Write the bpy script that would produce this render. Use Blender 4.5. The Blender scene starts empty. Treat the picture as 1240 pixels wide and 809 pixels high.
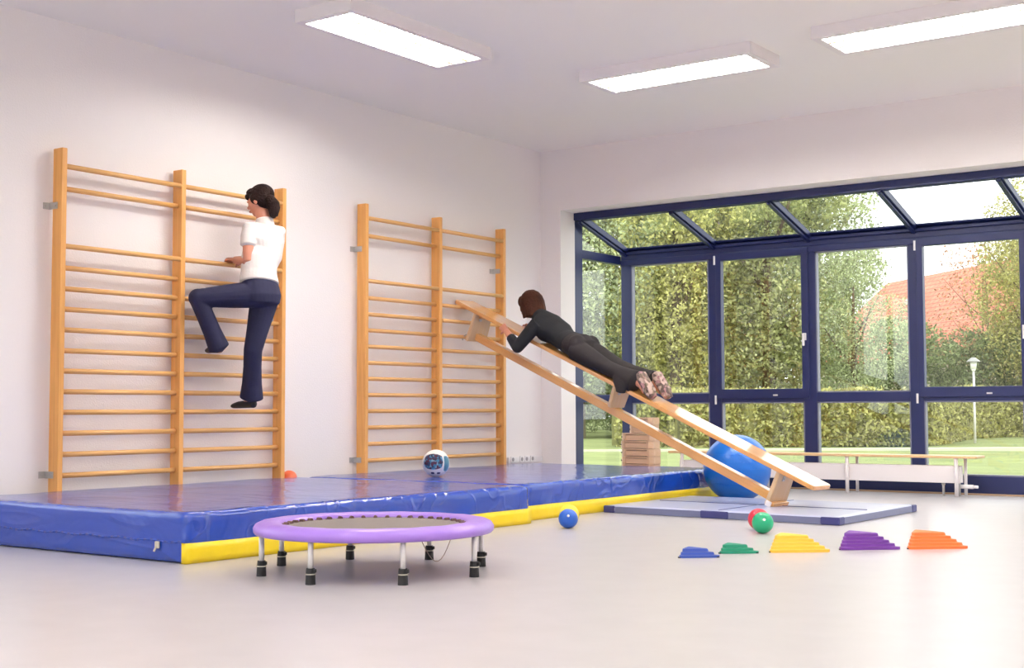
import bpy, bmesh, math, random
from mathutils import Vector, Matrix, noise
from mathutils.bvhtree import BVHTree
PI = math.pi
S = bpy.context.scene
COL = S.collection

# ------------------------------------------------------------------ camera
def basis(yaw, pitch, roll):
    a, b, c = (math.radians(v) for v in (yaw, pitch, roll))
    fw = Vector((-math.sin(a)*math.cos(b), math.cos(a)*math.cos(b), math.sin(b)))
    rt = Vector((math.cos(a), math.sin(a), 0)); up = rt.cross(fw)
    return rt*math.cos(c)+up*math.sin(c), up*math.cos(c)-rt*math.sin(c), fw
RT, UP, FW = basis(35.6162, 3.2524, -0.168)
cam_d = bpy.data.cameras.new('camera'); cam = bpy.data.objects.new('camera', cam_d); COL.objects.link(cam)
cam_d.sensor_width = 36.0; cam_d.sensor_fit = 'HORIZONTAL'; cam_d.lens = 1608.0/1240*36
cam_d.clip_start = 0.05; cam_d.clip_end = 500
M = Matrix((RT, UP, -FW)).transposed().to_4x4(); M.translation = Vector((7.4814, 0, 0.77)); cam.matrix_world = M
S.camera = cam

# ------------------------------------------------------------------ light
SKY = 2.9
LAMP = 82.0
W = bpy.data.worlds.new('world'); S.world = W; W.use_nodes = True
bg = W.node_tree.nodes['Background']; bg.inputs[0].default_value = (0.97, 0.985, 0.99, 1); bg.inputs[1].default_value = SKY
try: W.cycles.sampling_method = 'AUTOMATIC'
except Exception: pass
S.view_settings.view_transform = 'Standard'; S.view_settings.look = 'None'
S.view_settings.gamma = 1; S.view_settings.use_curve_mapping = False
S.view_settings.exposure = 0.13
S.cycles.use_denoising = True
try: S.cycles.denoiser = 'OPENIMAGEDENOISE'
except Exception: pass
S.cycles.max_bounces = 10; S.cycles.diffuse_bounces = 6; S.cycles.glossy_bounces = 4
S.cycles.transparent_max_bounces = 24; S.cycles.sample_clamp_indirect = 6
def portal(name, loc, sx, sy, direction):
    l = bpy.data.lights.new(name, 'AREA'); l.shape = 'RECTANGLE'; l.size = sx; l.size_y = sy; l.cycles.is_portal = True
    o = bpy.data.objects.new(name, l); COL.objects.link(o); o.location = loc
    o.rotation_euler = Vector(direction).to_track_quat('-Z', 'Y').to_euler()
portal('window_portal', (3.4, 12.16, 1.25), 6.4, 2.4, (0, -1, 0))
portal('roof_portal', (3.4, 11.66, 2.75), 6.4, 1.2, (0, -.25, -.97))
portal('window_portal', (0.2, 11.65, 1.3), 1.0, 2.4, (1, 0, 0))
portal('window_portal', (-.32, 2.92, 1.65), 3.3, 2.1, (1, 0, 0))
portal('window_portal', (5.2, -3.2, 1.75), 8.0, 2.2, (0, 1, 0))

# ------------------------------------------------------------------ materials
def lin(c):
    return tuple(((v/255)/12.92 if v/255 <= .04045 else ((v/255+.055)/1.055)**2.4) for v in c)+(1,)
def mat(name, rgb, rough=.5, metal=0, spec=.5, bump=0, bscale=60, var=0, vscale=8, coat=0, sheen=0, detail=3):
    m = bpy.data.materials.new(name); m.use_nodes = True; nt = m.node_tree; b = nt.nodes['Principled BSDF']
    c = lin(rgb); b.inputs['Base Color'].default_value = c
    b.inputs['Roughness'].default_value = rough; b.inputs['Metallic'].default_value = metal
    b.inputs['Specular IOR Level'].default_value = spec; b.inputs['Coat Weight'].default_value = coat
    b.inputs['Sheen Weight'].default_value = sheen
    if bump or var:
        tc = nt.nodes.new('ShaderNodeTexCoord')
    if var:
        n = nt.nodes.new('ShaderNodeTexNoise'); n.inputs['Scale'].default_value = vscale; n.inputs['Detail'].default_value = 4
        nt.links.new(tc.outputs['Object'], n.inputs['Vector'])
        r = nt.nodes.new('ShaderNodeValToRGB'); r.color_ramp.elements[0].position = .3; r.color_ramp.elements[1].position = .7
        r.color_ramp.elements[0].color = tuple(v*(1-var) for v in c[:3])+(1,); r.color_ramp.elements[1].color = tuple(min(1, v*(1+var)) for v in c[:3])+(1,)
        nt.links.new(n.outputs['Fac'], r.inputs['Fac']); nt.links.new(r.outputs['Color'], b.inputs['Base Color'])
    if bump:
        n = nt.nodes.new('ShaderNodeTexNoise'); n.inputs['Scale'].default_value = bscale; n.inputs['Detail'].default_value = detail
        nt.links.new(tc.outputs['Object'], n.inputs['Vector'])
        bp = nt.nodes.new('ShaderNodeBump'); bp.inputs['Strength'].default_value = bump; bp.inputs['Distance'].default_value = .02
        nt.links.new(n.outputs['Fac'], bp.inputs['Height']); nt.links.new(bp.outputs['Normal'], b.inputs['Normal'])
    return m
def wood(name, rgb, axis=2, dark=.82, rough=.38, sc=1.0):
    m = bpy.data.materials.new(name); m.use_nodes = True; nt = m.node_tree; b = nt.nodes['Principled BSDF']
    tc = nt.nodes.new('ShaderNodeTexCoord'); mp = nt.nodes.new('ShaderNodeMapping')
    s = [26*sc]*3; s[axis] = 1.4*sc; mp.inputs['Scale'].default_value = s
    nt.links.new(tc.outputs['Object'], mp.inputs['Vector'])
    n = nt.nodes.new('ShaderNodeTexNoise'); n.inputs['Scale'].default_value = 1; n.inputs['Detail'].default_value = 4; n.inputs['Distortion'].default_value = .6
    nt.links.new(mp.outputs['Vector'], n.inputs['Vector'])
    r = nt.nodes.new('ShaderNodeValToRGB'); c = lin(rgb)
    r.color_ramp.elements[0].position = .32; r.color_ramp.elements[1].position = .62
    r.color_ramp.elements[0].color = (c[0]*(dark+.04), c[1]*dark, c[2]*(dark-.1), 1); r.color_ramp.elements[1].color = c
    nt.links.new(n.outputs['Fac'], r.inputs['Fac']); nt.links.new(r.outputs['Color'], b.inputs['Base Color'])
    b.inputs['Roughness'].default_value = rough
    return m
MW = {}
MW['wall'] = mat('wall_paint', (239, 233, 232), .9, spec=.2, bump=.12, bscale=90)
MW['ceiling'] = mat('ceiling_paint', (246, 243, 239), .95, spec=.1, bump=.05, bscale=60)
MW['floor'] = mat('linoleum', (184, 179, 182), .30, spec=.45, var=.03, vscale=5, bump=.03, bscale=3)
MW['post'] = wood('oiled_pine', (232, 170, 96), 2)
MW['rung'] = wood('beech_dowel', (232, 182, 118), 1, .85)
MW['benchwood'] = wood('varnished_bench_board', (228, 172, 112), 0, .88, rough=.16)
MW['benchwood'].node_tree.nodes['Principled BSDF'].inputs['Coat Weight'].default_value = .7
MW['plywood'] = wood('pale_plywood', (214, 184, 148), 2, .93)
MW['stackwood'] = wood('raw_beech', (216, 180, 152), 0, .9)
MW['railwood'] = wood('beech_rail', (222, 184, 140), 0, .9)
MW['frame'] = mat('blue_window_frame', (24, 34, 84), .4, spec=.5, var=.04)
MW['white'] = mat('white_enamel', (236, 230, 232), .35)
MW['plastic'] = mat('white_plastic', (232, 228, 230), .4)
MW['metal'] = mat('galvanised_steel', (190, 188, 186), .4, metal=.7)
MW['chrome'] = mat('zinc_plated_steel', (214, 211, 212), .3, metal=.25)
MW['rubber'] = mat('black_rubber', (26, 26, 30), .6)
MW['tape'] = mat('pale_tape', (196, 190, 176), .6)
MW['grass'] = mat('lawn', (138, 147, 98), .9, spec=.1, var=.16, vscale=1.2, bump=.5, bscale=30)
MW['brick_soil'] = mat('soil', (110, 92, 66), .95)

def vinyl(name, rgb, rough=.2, b1=.55, b2=.2, coat=.3, crease=0):
    m = bpy.data.materials.new(name); m.use_nodes = True; nt = m.node_tree; b = nt.nodes['Principled BSDF']
    b.inputs['Base Color'].default_value = lin(rgb); b.inputs['Roughness'].default_value = rough
    b.inputs['Coat Weight'].default_value = coat; b.inputs['Coat Roughness'].default_value = .12
    tc = nt.nodes.new('ShaderNodeTexCoord')
    n1 = nt.nodes.new('ShaderNodeTexNoise'); n1.inputs['Scale'].default_value = 2.2; n1.inputs['Detail'].default_value = 3; n1.inputs['Distortion'].default_value = .8
    n2 = nt.nodes.new('ShaderNodeTexNoise'); n2.inputs['Scale'].default_value = 14; n2.inputs['Detail'].default_value = 2
    nt.links.new(tc.outputs['Object'], n1.inputs['Vector']); nt.links.new(tc.outputs['Object'], n2.inputs['Vector'])
    p1 = nt.nodes.new('ShaderNodeBump'); p1.inputs['Strength'].default_value = b1; p1.inputs['Distance'].default_value = .05
    p2 = nt.nodes.new('ShaderNodeBump'); p2.inputs['Strength'].default_value = b2; p2.inputs['Distance'].default_value = .01
    nt.links.new(n1.outputs['Fac'], p1.inputs['Height']); nt.links.new(n2.outputs['Fac'], p2.inputs['Height'])
    nt.links.new(p1.outputs['Normal'], p2.inputs['Normal']); last = p2
    if crease:
        for rz, sc in ((.12, (.9, 3.2, 3.2)), (1.45, (.8, 4.2, 4.2))):
            mp = nt.nodes.new('ShaderNodeMapping'); mp.inputs['Rotation'].default_value = (0, 0, rz); mp.inputs['Scale'].default_value = sc
            n3 = nt.nodes.new('ShaderNodeTexNoise'); n3.inputs['Scale'].default_value = 1; n3.inputs['Detail'].default_value = 1
            r3 = nt.nodes.new('ShaderNodeValToRGB'); r3.color_ramp.elements[0].position = .47; r3.color_ramp.elements[0].color = (0, 0, 0, 1); r3.color_ramp.elements[1].position = .53; r3.color_ramp.elements[1].color = (0, 0, 0, 1)
            e = r3.color_ramp.elements.new(.5); e.color = (1, 1, 1, 1)
            p3 = nt.nodes.new('ShaderNodeBump'); p3.inputs['Strength'].default_value = crease; p3.inputs['Distance'].default_value = .012
            nt.links.new(tc.outputs['Object'], mp.inputs['Vector']); nt.links.new(mp.outputs['Vector'], n3.inputs['Vector']); nt.links.new(n3.outputs['Fac'], r3.inputs['Fac'])
            nt.links.new(r3.outputs['Color'], p3.inputs['Height']); nt.links.new(last.outputs['Normal'], p3.inputs['Normal']); last = p3
    nt.links.new(last.outputs['Normal'], b.inputs['Normal'])
    return m
MW['vinyl_blue'] = vinyl('blue_vinyl', (26, 66, 168), .17, .5, .15, .4, .3)
MW['vinyl_yellow'] = vinyl('yellow_vinyl', (244, 214, 28), .35, .5, .3, 0)
MW['vinyl_sheen'] = vinyl('grey_blue_vinyl_with_sheen', (182, 186, 214), .3, .12, .08, .3)  # folding mat cover, colour lightened to hold the windows' reflection
MW['vinyl_navy'] = vinyl('navy_vinyl', (52, 56, 116), .35, .1, .1, 0)
MW['vinyl_lilac'] = vinyl('lilac_vinyl', (158, 120, 214), .35, .2, .35, .1)
MW['net'] = mat('trampoline_fabric', (126, 116, 112), .8, bump=.3, bscale=300)

def glass_mat():
    m = bpy.data.materials.new('window_glass'); m.use_nodes = True; nt = m.node_tree; nt.nodes.clear()
    out = nt.nodes.new('ShaderNodeOutputMaterial'); mix = nt.nodes.new('ShaderNodeMixShader')
    tr = nt.nodes.new('ShaderNodeBsdfTransparent'); tr.inputs[0].default_value = (.97, .985, .975, 1)
    gl = nt.nodes.new('ShaderNodeBsdfGlossy'); gl.inputs['Roughness'].default_value = .01
    lw = nt.nodes.new('ShaderNodeLayerWeight'); lw.inputs['Blend'].default_value = .5
    pw = nt.nodes.new('ShaderNodeMath'); pw.operation = 'POWER'; pw.inputs[1].default_value = 5
    ma = nt.nodes.new('ShaderNodeMath'); ma.operation = 'MULTIPLY_ADD'; ma.inputs[1].default_value = .9; ma.inputs[2].default_value = .05
    nt.links.new(lw.outputs['Facing'], pw.inputs[0]); nt.links.new(pw.outputs[0], ma.inputs[0]); nt.links.new(ma.outputs[0], mix.inputs[0])
    nt.links.new(tr.outputs[0], mix.inputs[1]); nt.links.new(gl.outputs[0], mix.inputs[2]); nt.links.new(mix.outputs[0], out.inputs[0])
    return m
MW['glass'] = glass_mat()
def emit(name, rgb, s):
    m = bpy.data.materials.new(name); m.use_nodes = True; b = m.node_tree.nodes['Principled BSDF']
    b.inputs['Base Color'].default_value = lin(rgb); b.inputs['Emission Color'].default_value = lin(rgb); b.inputs['Emission Strength'].default_value = s
    return m
MW['tube'] = emit('lit_fluorescent_tube', (255, 252, 244), LAMP)

# ------------------------------------------------------------------ helpers
def link(name, me, m=None, parent=None, smooth=False, kind=None):
    o = bpy.data.objects.new(name, me); COL.objects.link(o)
    if m: me.materials.append(m) if not isinstance(m, (list, tuple)) else [me.materials.append(x) for x in m]
    if smooth: me.polygons.foreach_set('use_smooth', [True]*len(me.polygons))
    if parent: o.parent = parent
    if kind: o['kind'] = kind
    return o
def obj(name, bm, m=None, parent=None, smooth=False, kind=None):
    me = bpy.data.meshes.new(name); bm.to_mesh(me); bm.free()
    return link(name, me, m, parent, smooth, kind)
def tag(o, label=None, cat=None, group=None, kind=None):
    if label: o['label'] = label
    if cat: o['category'] = cat
    if group: o['group'] = group
    if kind: o['kind'] = kind
    return o
def thing(name, loc, label, cat, group=None, rz=0):
    o = bpy.data.objects.new(name, None); COL.objects.link(o); o.location = loc; o.rotation_euler = (0, 0, rz); o.empty_display_size = .1
    return tag(o, label, cat, group)
def struct_empty(name, loc=(0, 0, 0)):
    o = bpy.data.objects.new(name, None); COL.objects.link(o); o.location = loc; o['kind'] = 'structure'; return o
def nb(): return bmesh.new()
def box(bm, c, s, mtx=None, bev=0, mi=0):
    t = bmesh.new(); bmesh.ops.create_cube(t, size=1)
    for v in t.verts: v.co = Vector((v.co.x*s[0], v.co.y*s[1], v.co.z*s[2]))
    if bev: bmesh.ops.bevel(t, geom=t.edges[:], offset=bev, segments=2, affect='EDGES', profile=.5)
    for v in t.verts:
        v.co = v.co+Vector(c)
        if mtx: v.co = mtx @ v.co
    merge(bm, t, mi)
def merge(bm, t, mi=0):
    me = bpy.data.meshes.new('tmp'); t.to_mesh(me); t.free(); n = len(bm.faces); bm.from_mesh(me); bpy.data.meshes.remove(me)
    bm.faces.ensure_lookup_table()
    for f in bm.faces[n:]: f.material_index = mi
def boxb(lo, hi, bev=0):
    bm = nb(); box(bm, [(a+b)/2 for a, b in zip(lo, hi)], [b-a for a, b in zip(lo, hi)], bev=bev); return bm
def addb(bm, lo, hi, bev=0): box(bm, [(a+b)/2 for a, b in zip(lo, hi)], [b-a for a, b in zip(lo, hi)], bev=bev); return bm
def cyl(bm, a, b, r, r2=None, n=16, cap=True, mi=0):
    a = Vector(a); b = Vector(b); d = b-a; q = d.to_track_quat('Z', 'Y').to_matrix().to_4x4(); q.translation = (a+b)/2
    t = bmesh.new(); bmesh.ops.create_cone(t, cap_ends=cap, segments=n, radius1=r, radius2=r if r2 is None else r2, depth=d.length, matrix=q); merge(bm, t, mi)
def sph(bm, c, r, n=24, sc=(1, 1, 1), mtx=None, mi=0):
    t = bmesh.new(); bmesh.ops.create_uvsphere(t, u_segments=n, v_segments=n//2+2, radius=r)
    for v in t.verts:
        p = Vector((v.co.x*sc[0], v.co.y*sc[1], v.co.z*sc[2]))
        if mtx: p = mtx @ p
        v.co = p+Vector(c)
    merge(bm, t, mi)
def prism(bm, pts, lo, hi, axis='z', bev=0):
    """polygon pts extruded between lo and hi along an axis"""
    t = bmesh.new()
    def P(a, b, h): return {'z': (a, b, h), 'y': (a, h, b), 'x': (h, a, b)}[axis]
    lov = [t.verts.new(P(a, b, lo)) for a, b in pts]; hiv = [t.verts.new(P(a, b, hi)) for a, b in pts]
    t.faces.new(lov); t.faces.new(hiv[::-1]); n = len(pts)
    for i in range(n): t.faces.new((lov[i], hiv[i], hiv[(i+1) % n], lov[(i+1) % n]))
    bmesh.ops.recalc_face_normals(t, faces=t.faces[:])
    if bev: bmesh.ops.bevel(t, geom=t.edges[:], offset=bev, segments=2, affect='EDGES')
    merge(bm, t)
def loft(bm, secs, n=18):
    """secs: list of (centre, rx, ry, side) ; ellipse rx along side, ry along the third axis; closed with domes"""
    C = [Vector(s[0]) for s in secs]; t = bmesh.new(); rings = []
    for i, s in enumerate(secs):
        tg = (C[min(i+1, len(C)-1)]-C[max(i-1, 0)]).normalized()
        sd = Vector(s[3]) if len(s) > 3 and s[3] is not None else (Vector((0, 1, 0)) if abs(tg.y) < .8 else Vector((1, 0, 0)))
        sd = (sd-tg*sd.dot(tg)).normalized(); th = tg.cross(sd)
        rings.append([t.verts.new(C[i]+sd*s[1]*math.cos(2*PI*k/n)+th*s[2]*math.sin(2*PI*k/n)) for k in range(n)])
    for a, b in zip(rings, rings[1:]):
        for k in range(n): t.faces.new((a[k], a[(k+1) % n], b[(k+1) % n], b[k]))
    for r, i, sg in ((rings[0], 0, -1), (rings[-1], -1, 1)):
        tg = (C[1]-C[0]).normalized() if i == 0 else (C[-1]-C[-2]).normalized()
        p = t.verts.new(C[i]+tg*sg*min(secs[i][1], secs[i][2])*.5)
        for k in range(n): t.faces.new((r[k], r[(k+1) % n], p))
    bmesh.ops.recalc_face_normals(t, faces=t.faces[:]); merge(bm, t)
def remesh(o, vox=.006, sm=4):
    r = o.modifiers.new('r', 'REMESH'); r.mode = 'VOXEL'; r.voxel_size = vox; r.use_smooth_shade = True
    if sm: s = o.modifiers.new('s', 'SMOOTH'); s.factor = .5; s.iterations = sm
    return o
def dup(o, parent=None):
    c = o.copy(); COL.objects.link(c)
    if parent: c.parent = parent
    for ch in list(o.children): dup(ch, c)
    return c
def tube(bm, pts, r, n=8):
    for a, b in zip(pts, pts[1:]): cyl(bm, a, b, r, n=n)
    for p in pts: sph(bm, p, r, 8)

# ================================================================== SETTING
L = 10.94; T = .26; LF = 12.1; HZ = 3.355; HD = 2.745; XL = .24; XR = 6.62; RX = 10.5; FY = -3.0
def structure(name, bm, m): return obj(name, bm, m, kind='structure')
structure('floor', addb(boxb((-.3, FY-.3, -.2), (RX+.3, L+T, 0)), (XL-.1, L+T, -.2), (XR, LF+.1, 0)), MW['floor'])
structure('ceiling', boxb((-.3, FY-.3, HZ), (RX+.3, L+T, HZ+.25)), MW['ceiling'])
bm = boxb((-.3, 4.55, 0), (0, L+T, HZ)); addb(bm, (-.3, FY-.3, 0), (0, 1.3, HZ)); addb(bm, (-.3, 1.3, 0), (0, 4.55, .6)); addb(bm, (-.3, 1.3, 2.7), (0, 4.55, HZ))
structure('wall_left', bm, MW['wall'])
w = struct_empty('window_16'); bm = nb()  # unseen window, added to light the room and the mat ends
for y in (1.3, 2.9, 4.47): addb(bm, (-.2, y, .6), (-.12, y+.08, 2.7))
for z in (.6, 2.62): addb(bm, (-.2, 1.3, z), (-.12, 4.55, z+.08))
obj('frame', bm, MW['frame'], w); obj('pane', boxb((-.165, 1.38, .68), (-.158, 4.47, 2.62)), MW['glass'], w)
bm = boxb((0, L, HD), (RX, L+T, HZ)); addb(bm, (0, L, 0), (XL, L+T, HD)); addb(bm, (XR, L, 0), (RX, L+T, HD))
structure('wall_back', bm, MW['wall'])
structure('wall_right', boxb((RX, FY-.3, 0), (RX+.3, L+T, HZ)), MW['wall'])
bm = boxb((0, FY-.3, 0), (RX, FY, .7)); addb(bm, (0, FY-.3, 2.8), (RX, FY, HZ)); addb(bm, (0, FY-.3, .7), (1.2, FY, 2.8)); addb(bm, (9.2, FY-.3, .7), (RX, FY, 2.8))
structure('wall_front', bm, MW['wall'])
# unseen windows added behind the camera to let in more light
w = struct_empty('window_15', (0, 0, 0)); bm = nb()
for x in (1.2, 3.2, 5.2, 7.2, 9.1): addb(bm, (x, FY-.2, .7), (x+.1, FY-.12, 2.8))
addb(bm, (1.2, FY-.2, .7), (9.2, FY-.12, .78)); addb(bm, (1.2, FY-.2, 2.72), (9.2, FY-.12, 2.8))
obj('frame', bm, MW['frame'], w)
for k in range(4): obj('pane', boxb((1.28+2*k, FY-.17, .78), (3.22+2*k, FY-.16, 2.72)), MW['glass'], w)

# ---- conservatory
FR = MW['frame']; mull = [(.24, .365), (1.27, 1.405), (2.29, 2.42), (3.33, 3.455), (4.34, 4.465), (5.37, 5.495), (6.40, 6.62)]
y0, y1 = LF, LF+.07
tn = [0]
def trim(bm, m=FR, name=None):
    tn[0] += 1; return obj('trim_%d' % tn[0], bm, m, kind='structure')
for k, (a, b) in enumerate(mull):
    trim(boxb((a, y0, 0), (b, y1, 2.30), .006))
# eave beam, its upper gutter lip, the header beam, sills
bm = boxb((XL, y0-.01, 2.285), (XR, y1+.05, 2.345), .006); addb(bm, (XL, y0+.0, 2.345), (XR, y1+.08, 2.40), .006); addb(bm, (XL, y0-.02, 2.40), (XR, y1+.06, 2.433), .006)
trim(bm)
trim(boxb((XL, L+T-.02, 2.67), (XR, L+T+.06, HD-.002), .004))
bm = boxb((XL, y0-.005, .0), (XR, y1+.02, .165), .006); trim(bm)
trim(boxb((XL, y0-.10, 0), (XR, y0-.02, .012), .003), mat('brass_threshold', (178, 146, 116), .4, metal=.3))
# rafters
sl = (2.433-2.70)/(12.1-11.2)
rc = [.30, 1.335, 2.355, 3.392, 4.41, 5.43, 6.52]
for k, x in enumerate(rc):
    bm = nb(); hw = .035
    prism(bm, [(L+T, 2.665), (LF+.05, 2.40), (LF+.05, 2.455), (L+T, 2.735)], x-hw, x+hw, 'x', .004)
    prism(bm, [(L+T, 2.64), (LF+.02, 2.375), (LF+.02, 2.40), (L+T, 2.665)], x-.018, x+.018, 'x', .003)
    trim(bm)
def slope_pane(x0, x1):
    bm = nb(); prism(bm, [(L+T+.02, 2.712), (LF+.08, 2.440), (LF+.08, 2.448), (L+T+.02, 2.720)], x0, x1, 'x'); return bm
for k in range(6):
    w = struct_empty('window_%d' % (k+1))
    bm = nb()
    # glazing strips round each roof pane
    a, b = rc[k]+.035, rc[k+1]-.035
    prism(bm, [(L+T+.04, 2.690), (L+T+.10, 2.672), (L+T+.10, 2.686), (L+T+.04, 2.704)], a, b, 'x')
    prism(bm, [(LF-.04, 2.455), (LF+.04, 2.430), (LF+.04, 2.444), (LF-.04, 2.468)], a, b, 'x')
    obj('frame', bm, FR, w)
    obj('pane', slope_pane(a, b), MW['glass'], w)
handle_m = MW['plastic']
for k in range(6):
    a, b = mull[k][1], mull[k+1][0]
    w = struct_empty('window_%d' % (k+7))
    # transom
    obj('transom', boxb((a, y0, .835), (b, y1, .925), .005), FR, w)
    bead = nb()
    for (z0, z1) in ((.165, .835), (.925, 2.285)):
        if k % 2 == 1 and z0 > .5: continue
        addb(bead, (a, y0+.004, z0), (a+.012, y1-.01, z1)); addb(bead, (b-.012, y0+.004, z0), (b, y1-.01, z1))
        addb(bead, (a, y0+.004, z0), (b, y1-.01, z0+.012)); addb(bead, (a, y0+.004, z1-.012), (b, y1-.01, z1))
    obj('glazing_bead', bead, mat('grey_gasket', (120, 122, 140), .4), w)
    obj('pane', boxb((a, y0+.035, .165), (b, y0+.042, .835)), MW['glass'], w)
    if k % 2 == 0:
        obj('pane', boxb((a, y0+.035, .925), (b, y0+.042, 2.285)), MW['glass'], w)
    else:
        bm = nb(); ya, yb = y0-.022, y0+.05
        A, B = a-.045, b+.06
        addb(bm, (A, ya, .87), (A+.06, yb, 2.335), .006); addb(bm, (B-.07, ya, .87), (B, yb, 2.335), .006)
        addb(bm, (A+.05, ya, .87), (B-.06, yb, .965), .006); addb(bm, (A+.05, ya, 2.262), (B-.06, yb, 2.335), .006)
        s = obj('sash', bm, FR, w)
        obj('pane', boxb((A+.055, y0+.015, .96), (B-.065, y0+.022, 2.27)), MW['glass'], s)
        bm = nb(); hx = B-.033
        addb(bm, (hx-.014, ya-.012, 1.43), (hx+.014, ya, 1.50), .003); cyl(bm, (hx, ya-.004, 1.485), (hx, ya-.045, 1.485), .009)
        addb(bm, (hx-.011, ya-.052, 1.375), (hx+.011, ya-.036, 1.497), .005)
        obj('handle', bm, handle_m, s)
        for z in (.86, 2.27):
            bm = nb(); cyl(bm, (A-.006, ya-.006, z-.045), (A-.006, ya-.006, z+.045), .010, n=12); obj('hinge', bm, handle_m, s)
        obj('drain_cap', boxb(((A+B)/2+.12, ya-.006, .895), ((A+B)/2+.17, ya, .91), .002), handle_m, s)
# side glazing of the conservatory at x = XL
w = struct_empty('window_13'); xa, xb = XL-.07, XL
bm = boxb((xa, L+T, 0), (xb, L+T+.145, 2.69), .005)
addb(bm, (xa, L+T+.14, 0), (xb, LF, .165), .005); addb(bm, (xa, L+T+.14, .84), (xb, LF, .92), .005); addb(bm, (xa, L+T+.14, 2.30), (xb, LF, 2.39), .005)
obj('frame', bm, FR, w)
obj('pane', boxb((xa+.03, L+T+.14, .16), (xa+.037, LF, .845)), MW['glass'], w)
obj('pane', boxb((xa+.03, L+T+.14, .915), (xa+.037, LF, 2.305)), MW['glass'], w)
bm = nb(); prism(bm, [(L+T+.14, 2.385), (LF-.06, 2.385), (LF-.06, 2.42), (L+T+.14, 2.64)], xa+.03, xa+.037, 'x'); obj('pane', bm, MW['glass'], w)
w = struct_empty('window_14')
bm = boxb((XR, L+T, 0), (XR+.06, L+T+.1, 2.69)); addb(bm, (XR, LF-.1, 0), (XR+.06, LF+.07, 2.4)); addb(bm, (XR, L+T, 2.3), (XR+.06, LF, 2.39)); addb(bm, (XR, L+T, 0), (XR+.06, LF, .165)); obj('frame', bm, FR, w)
obj('pane', boxb((XR+.02, L+T+.1, .165), (XR+.027, LF-.1, 2.3)), MW['glass'], w)

# ================================================================== WALL BARS
rungz = [2.365, 2.222, 1.841, 1.702, 1.566, 1.432, 1.297, 1.161, 1.028, .894, .760, .624, .487, .351, .217, .085]
def wall_bars(ys, label):
    t = thing('wall_bars', (0, ys[1], 0), label, 'wall bars', 'wooden wall bars on the white wall')
    oy = ys[1]
    for i, y in enumerate(ys):
        bm = boxb((.032, y-.04-oy, .0), (.128, y-oy, 2.482), .004)
        obj('post', bm, MW['post'], t)
    for a, b in ((0, 1), (1, 2)):
        for j, z in enumerate(rungz):
            x = .108 if j in (0, 2) else .078
            if z < .25: continue
            bm = nb(); t2 = bmesh.new()
            bmesh.ops.create_cone(t2, cap_ends=True, segments=20, radius1=.0185, radius2=.0185, depth=ys[b]-ys[a]-.034)
            for v in t2.verts: v.co = Vector((v.co.x*1.05, v.co.z, v.co.y*.93))+Vector((x, (ys[a]+ys[b]-.04)/2-oy, z))
            bmesh.ops.recalc_face_normals(t2, faces=t2.faces[:]); merge(bm, t2)
            o = obj('rung', bm, MW['rung'], t, True)
    for yy, zs, sg in ((ys[0]-.04, (2.105, .357), -1), (ys[2]-.04, (2.08,), -1)):
        for z in zs:
            bm = boxb((0, yy-.05-oy, z-.022), (.005, yy-oy, z+.022), .001); addb(bm, (0, yy-.005-oy, z-.022), (.088, yy-oy, z+.022), .001)
            cyl(bm, (.07, yy-.005-oy, z), (.07, yy-.010-oy, z), .006, n=8); cyl(bm, (.005, yy-.03-oy, z), (.010, yy-.03-oy, z), .006, n=8)
            obj('wall_bracket', bm, MW['metal'], t)
    return t
wall_bars((5.292, 6.284, 7.276), 'tall pine wall bars with two bays, the one the woman in white shirt climbs')
wall_bars((8.227, 9.206, 10.170), 'tall pine wall bars with two bays, the one the sloping bench is hooked onto')

# ================================================================== GYM MATS
def rbox(sx, sy, sz, r, step, amp=0, seed=0, freq=3):
    """rounded box grid, z from 0 to sz, centred in x,y"""
    t = bmesh.new(); nx, ny, nz = max(2, int(sx/step)), max(2, int(sy/step)), max(3, int(sz/(step*.7)))
    def face(f, na, nb_):
        g = [[t.verts.new(f(i/na, j/nb_)) for j in range(nb_+1)] for i in range(na+1)]
        for i in range(na):
            for j in range(nb_): t.faces.new((g[i][j], g[i+1][j], g[i+1][j+1], g[i][j+1]))
    X, Y, Z = sx/2, sy/2, sz/2
    def e(u):  # denser near the borders
        return .5-.5*math.cos(PI*u) if False else u
    for s in (-1, 1):
        face(lambda a, b: (s*X, -Y+2*Y*a, -Z+2*Z*b), ny, nz); face(lambda a, b: (-X+2*X*a, s*Y, -Z+2*Z*b), nx, nz); face(lambda a, b: (-X+2*X*a, -Y+2*Y*b, s*Z), nx, ny)
    bmesh.ops.remove_doubles(t, verts=t.verts[:], dist=1e-4)
    for v in t.verts:
        p = v.co.copy(); inn = Vector((max(-X+r, min(X-r, p.x)), max(-Y+r, min(Y-r, p.y)), max(-Z+r, min(Z-r, p.z)))); d = p-inn
        q = inn+d.normalized()*r if d.length > 1e-6 else p
        nn = d.normalized() if d.length > 1e-6 else Vector((0, 0, 1))
        if amp and p.z > -Z+.01: q += nn*amp*noise.noise(Vector((q.x*freq+seed, q.y*freq, q.z*freq*2)))
        v.co = Vector((q.x, q.y, q.z+Z))
    bmesh.ops.recalc_face_normals(t, faces=t.faces[:]); return t
def warp(bm, sx, sy, quad):
    """bilinear map from the centred rectangle to world corners (x-y-, x+y-, x+y+, x-y+)"""
    for v in bm.verts:
        a, b = v.co.x/sx+.5, v.co.y/sy+.5
        p = Vector(quad[0])*(1-a)*(1-b)+Vector(quad[1])*a*(1-b)+Vector(quad[2])*a*b+Vector(quad[3])*(1-a)*b
        v.co.x, v.co.y = p.x, p.y
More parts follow.
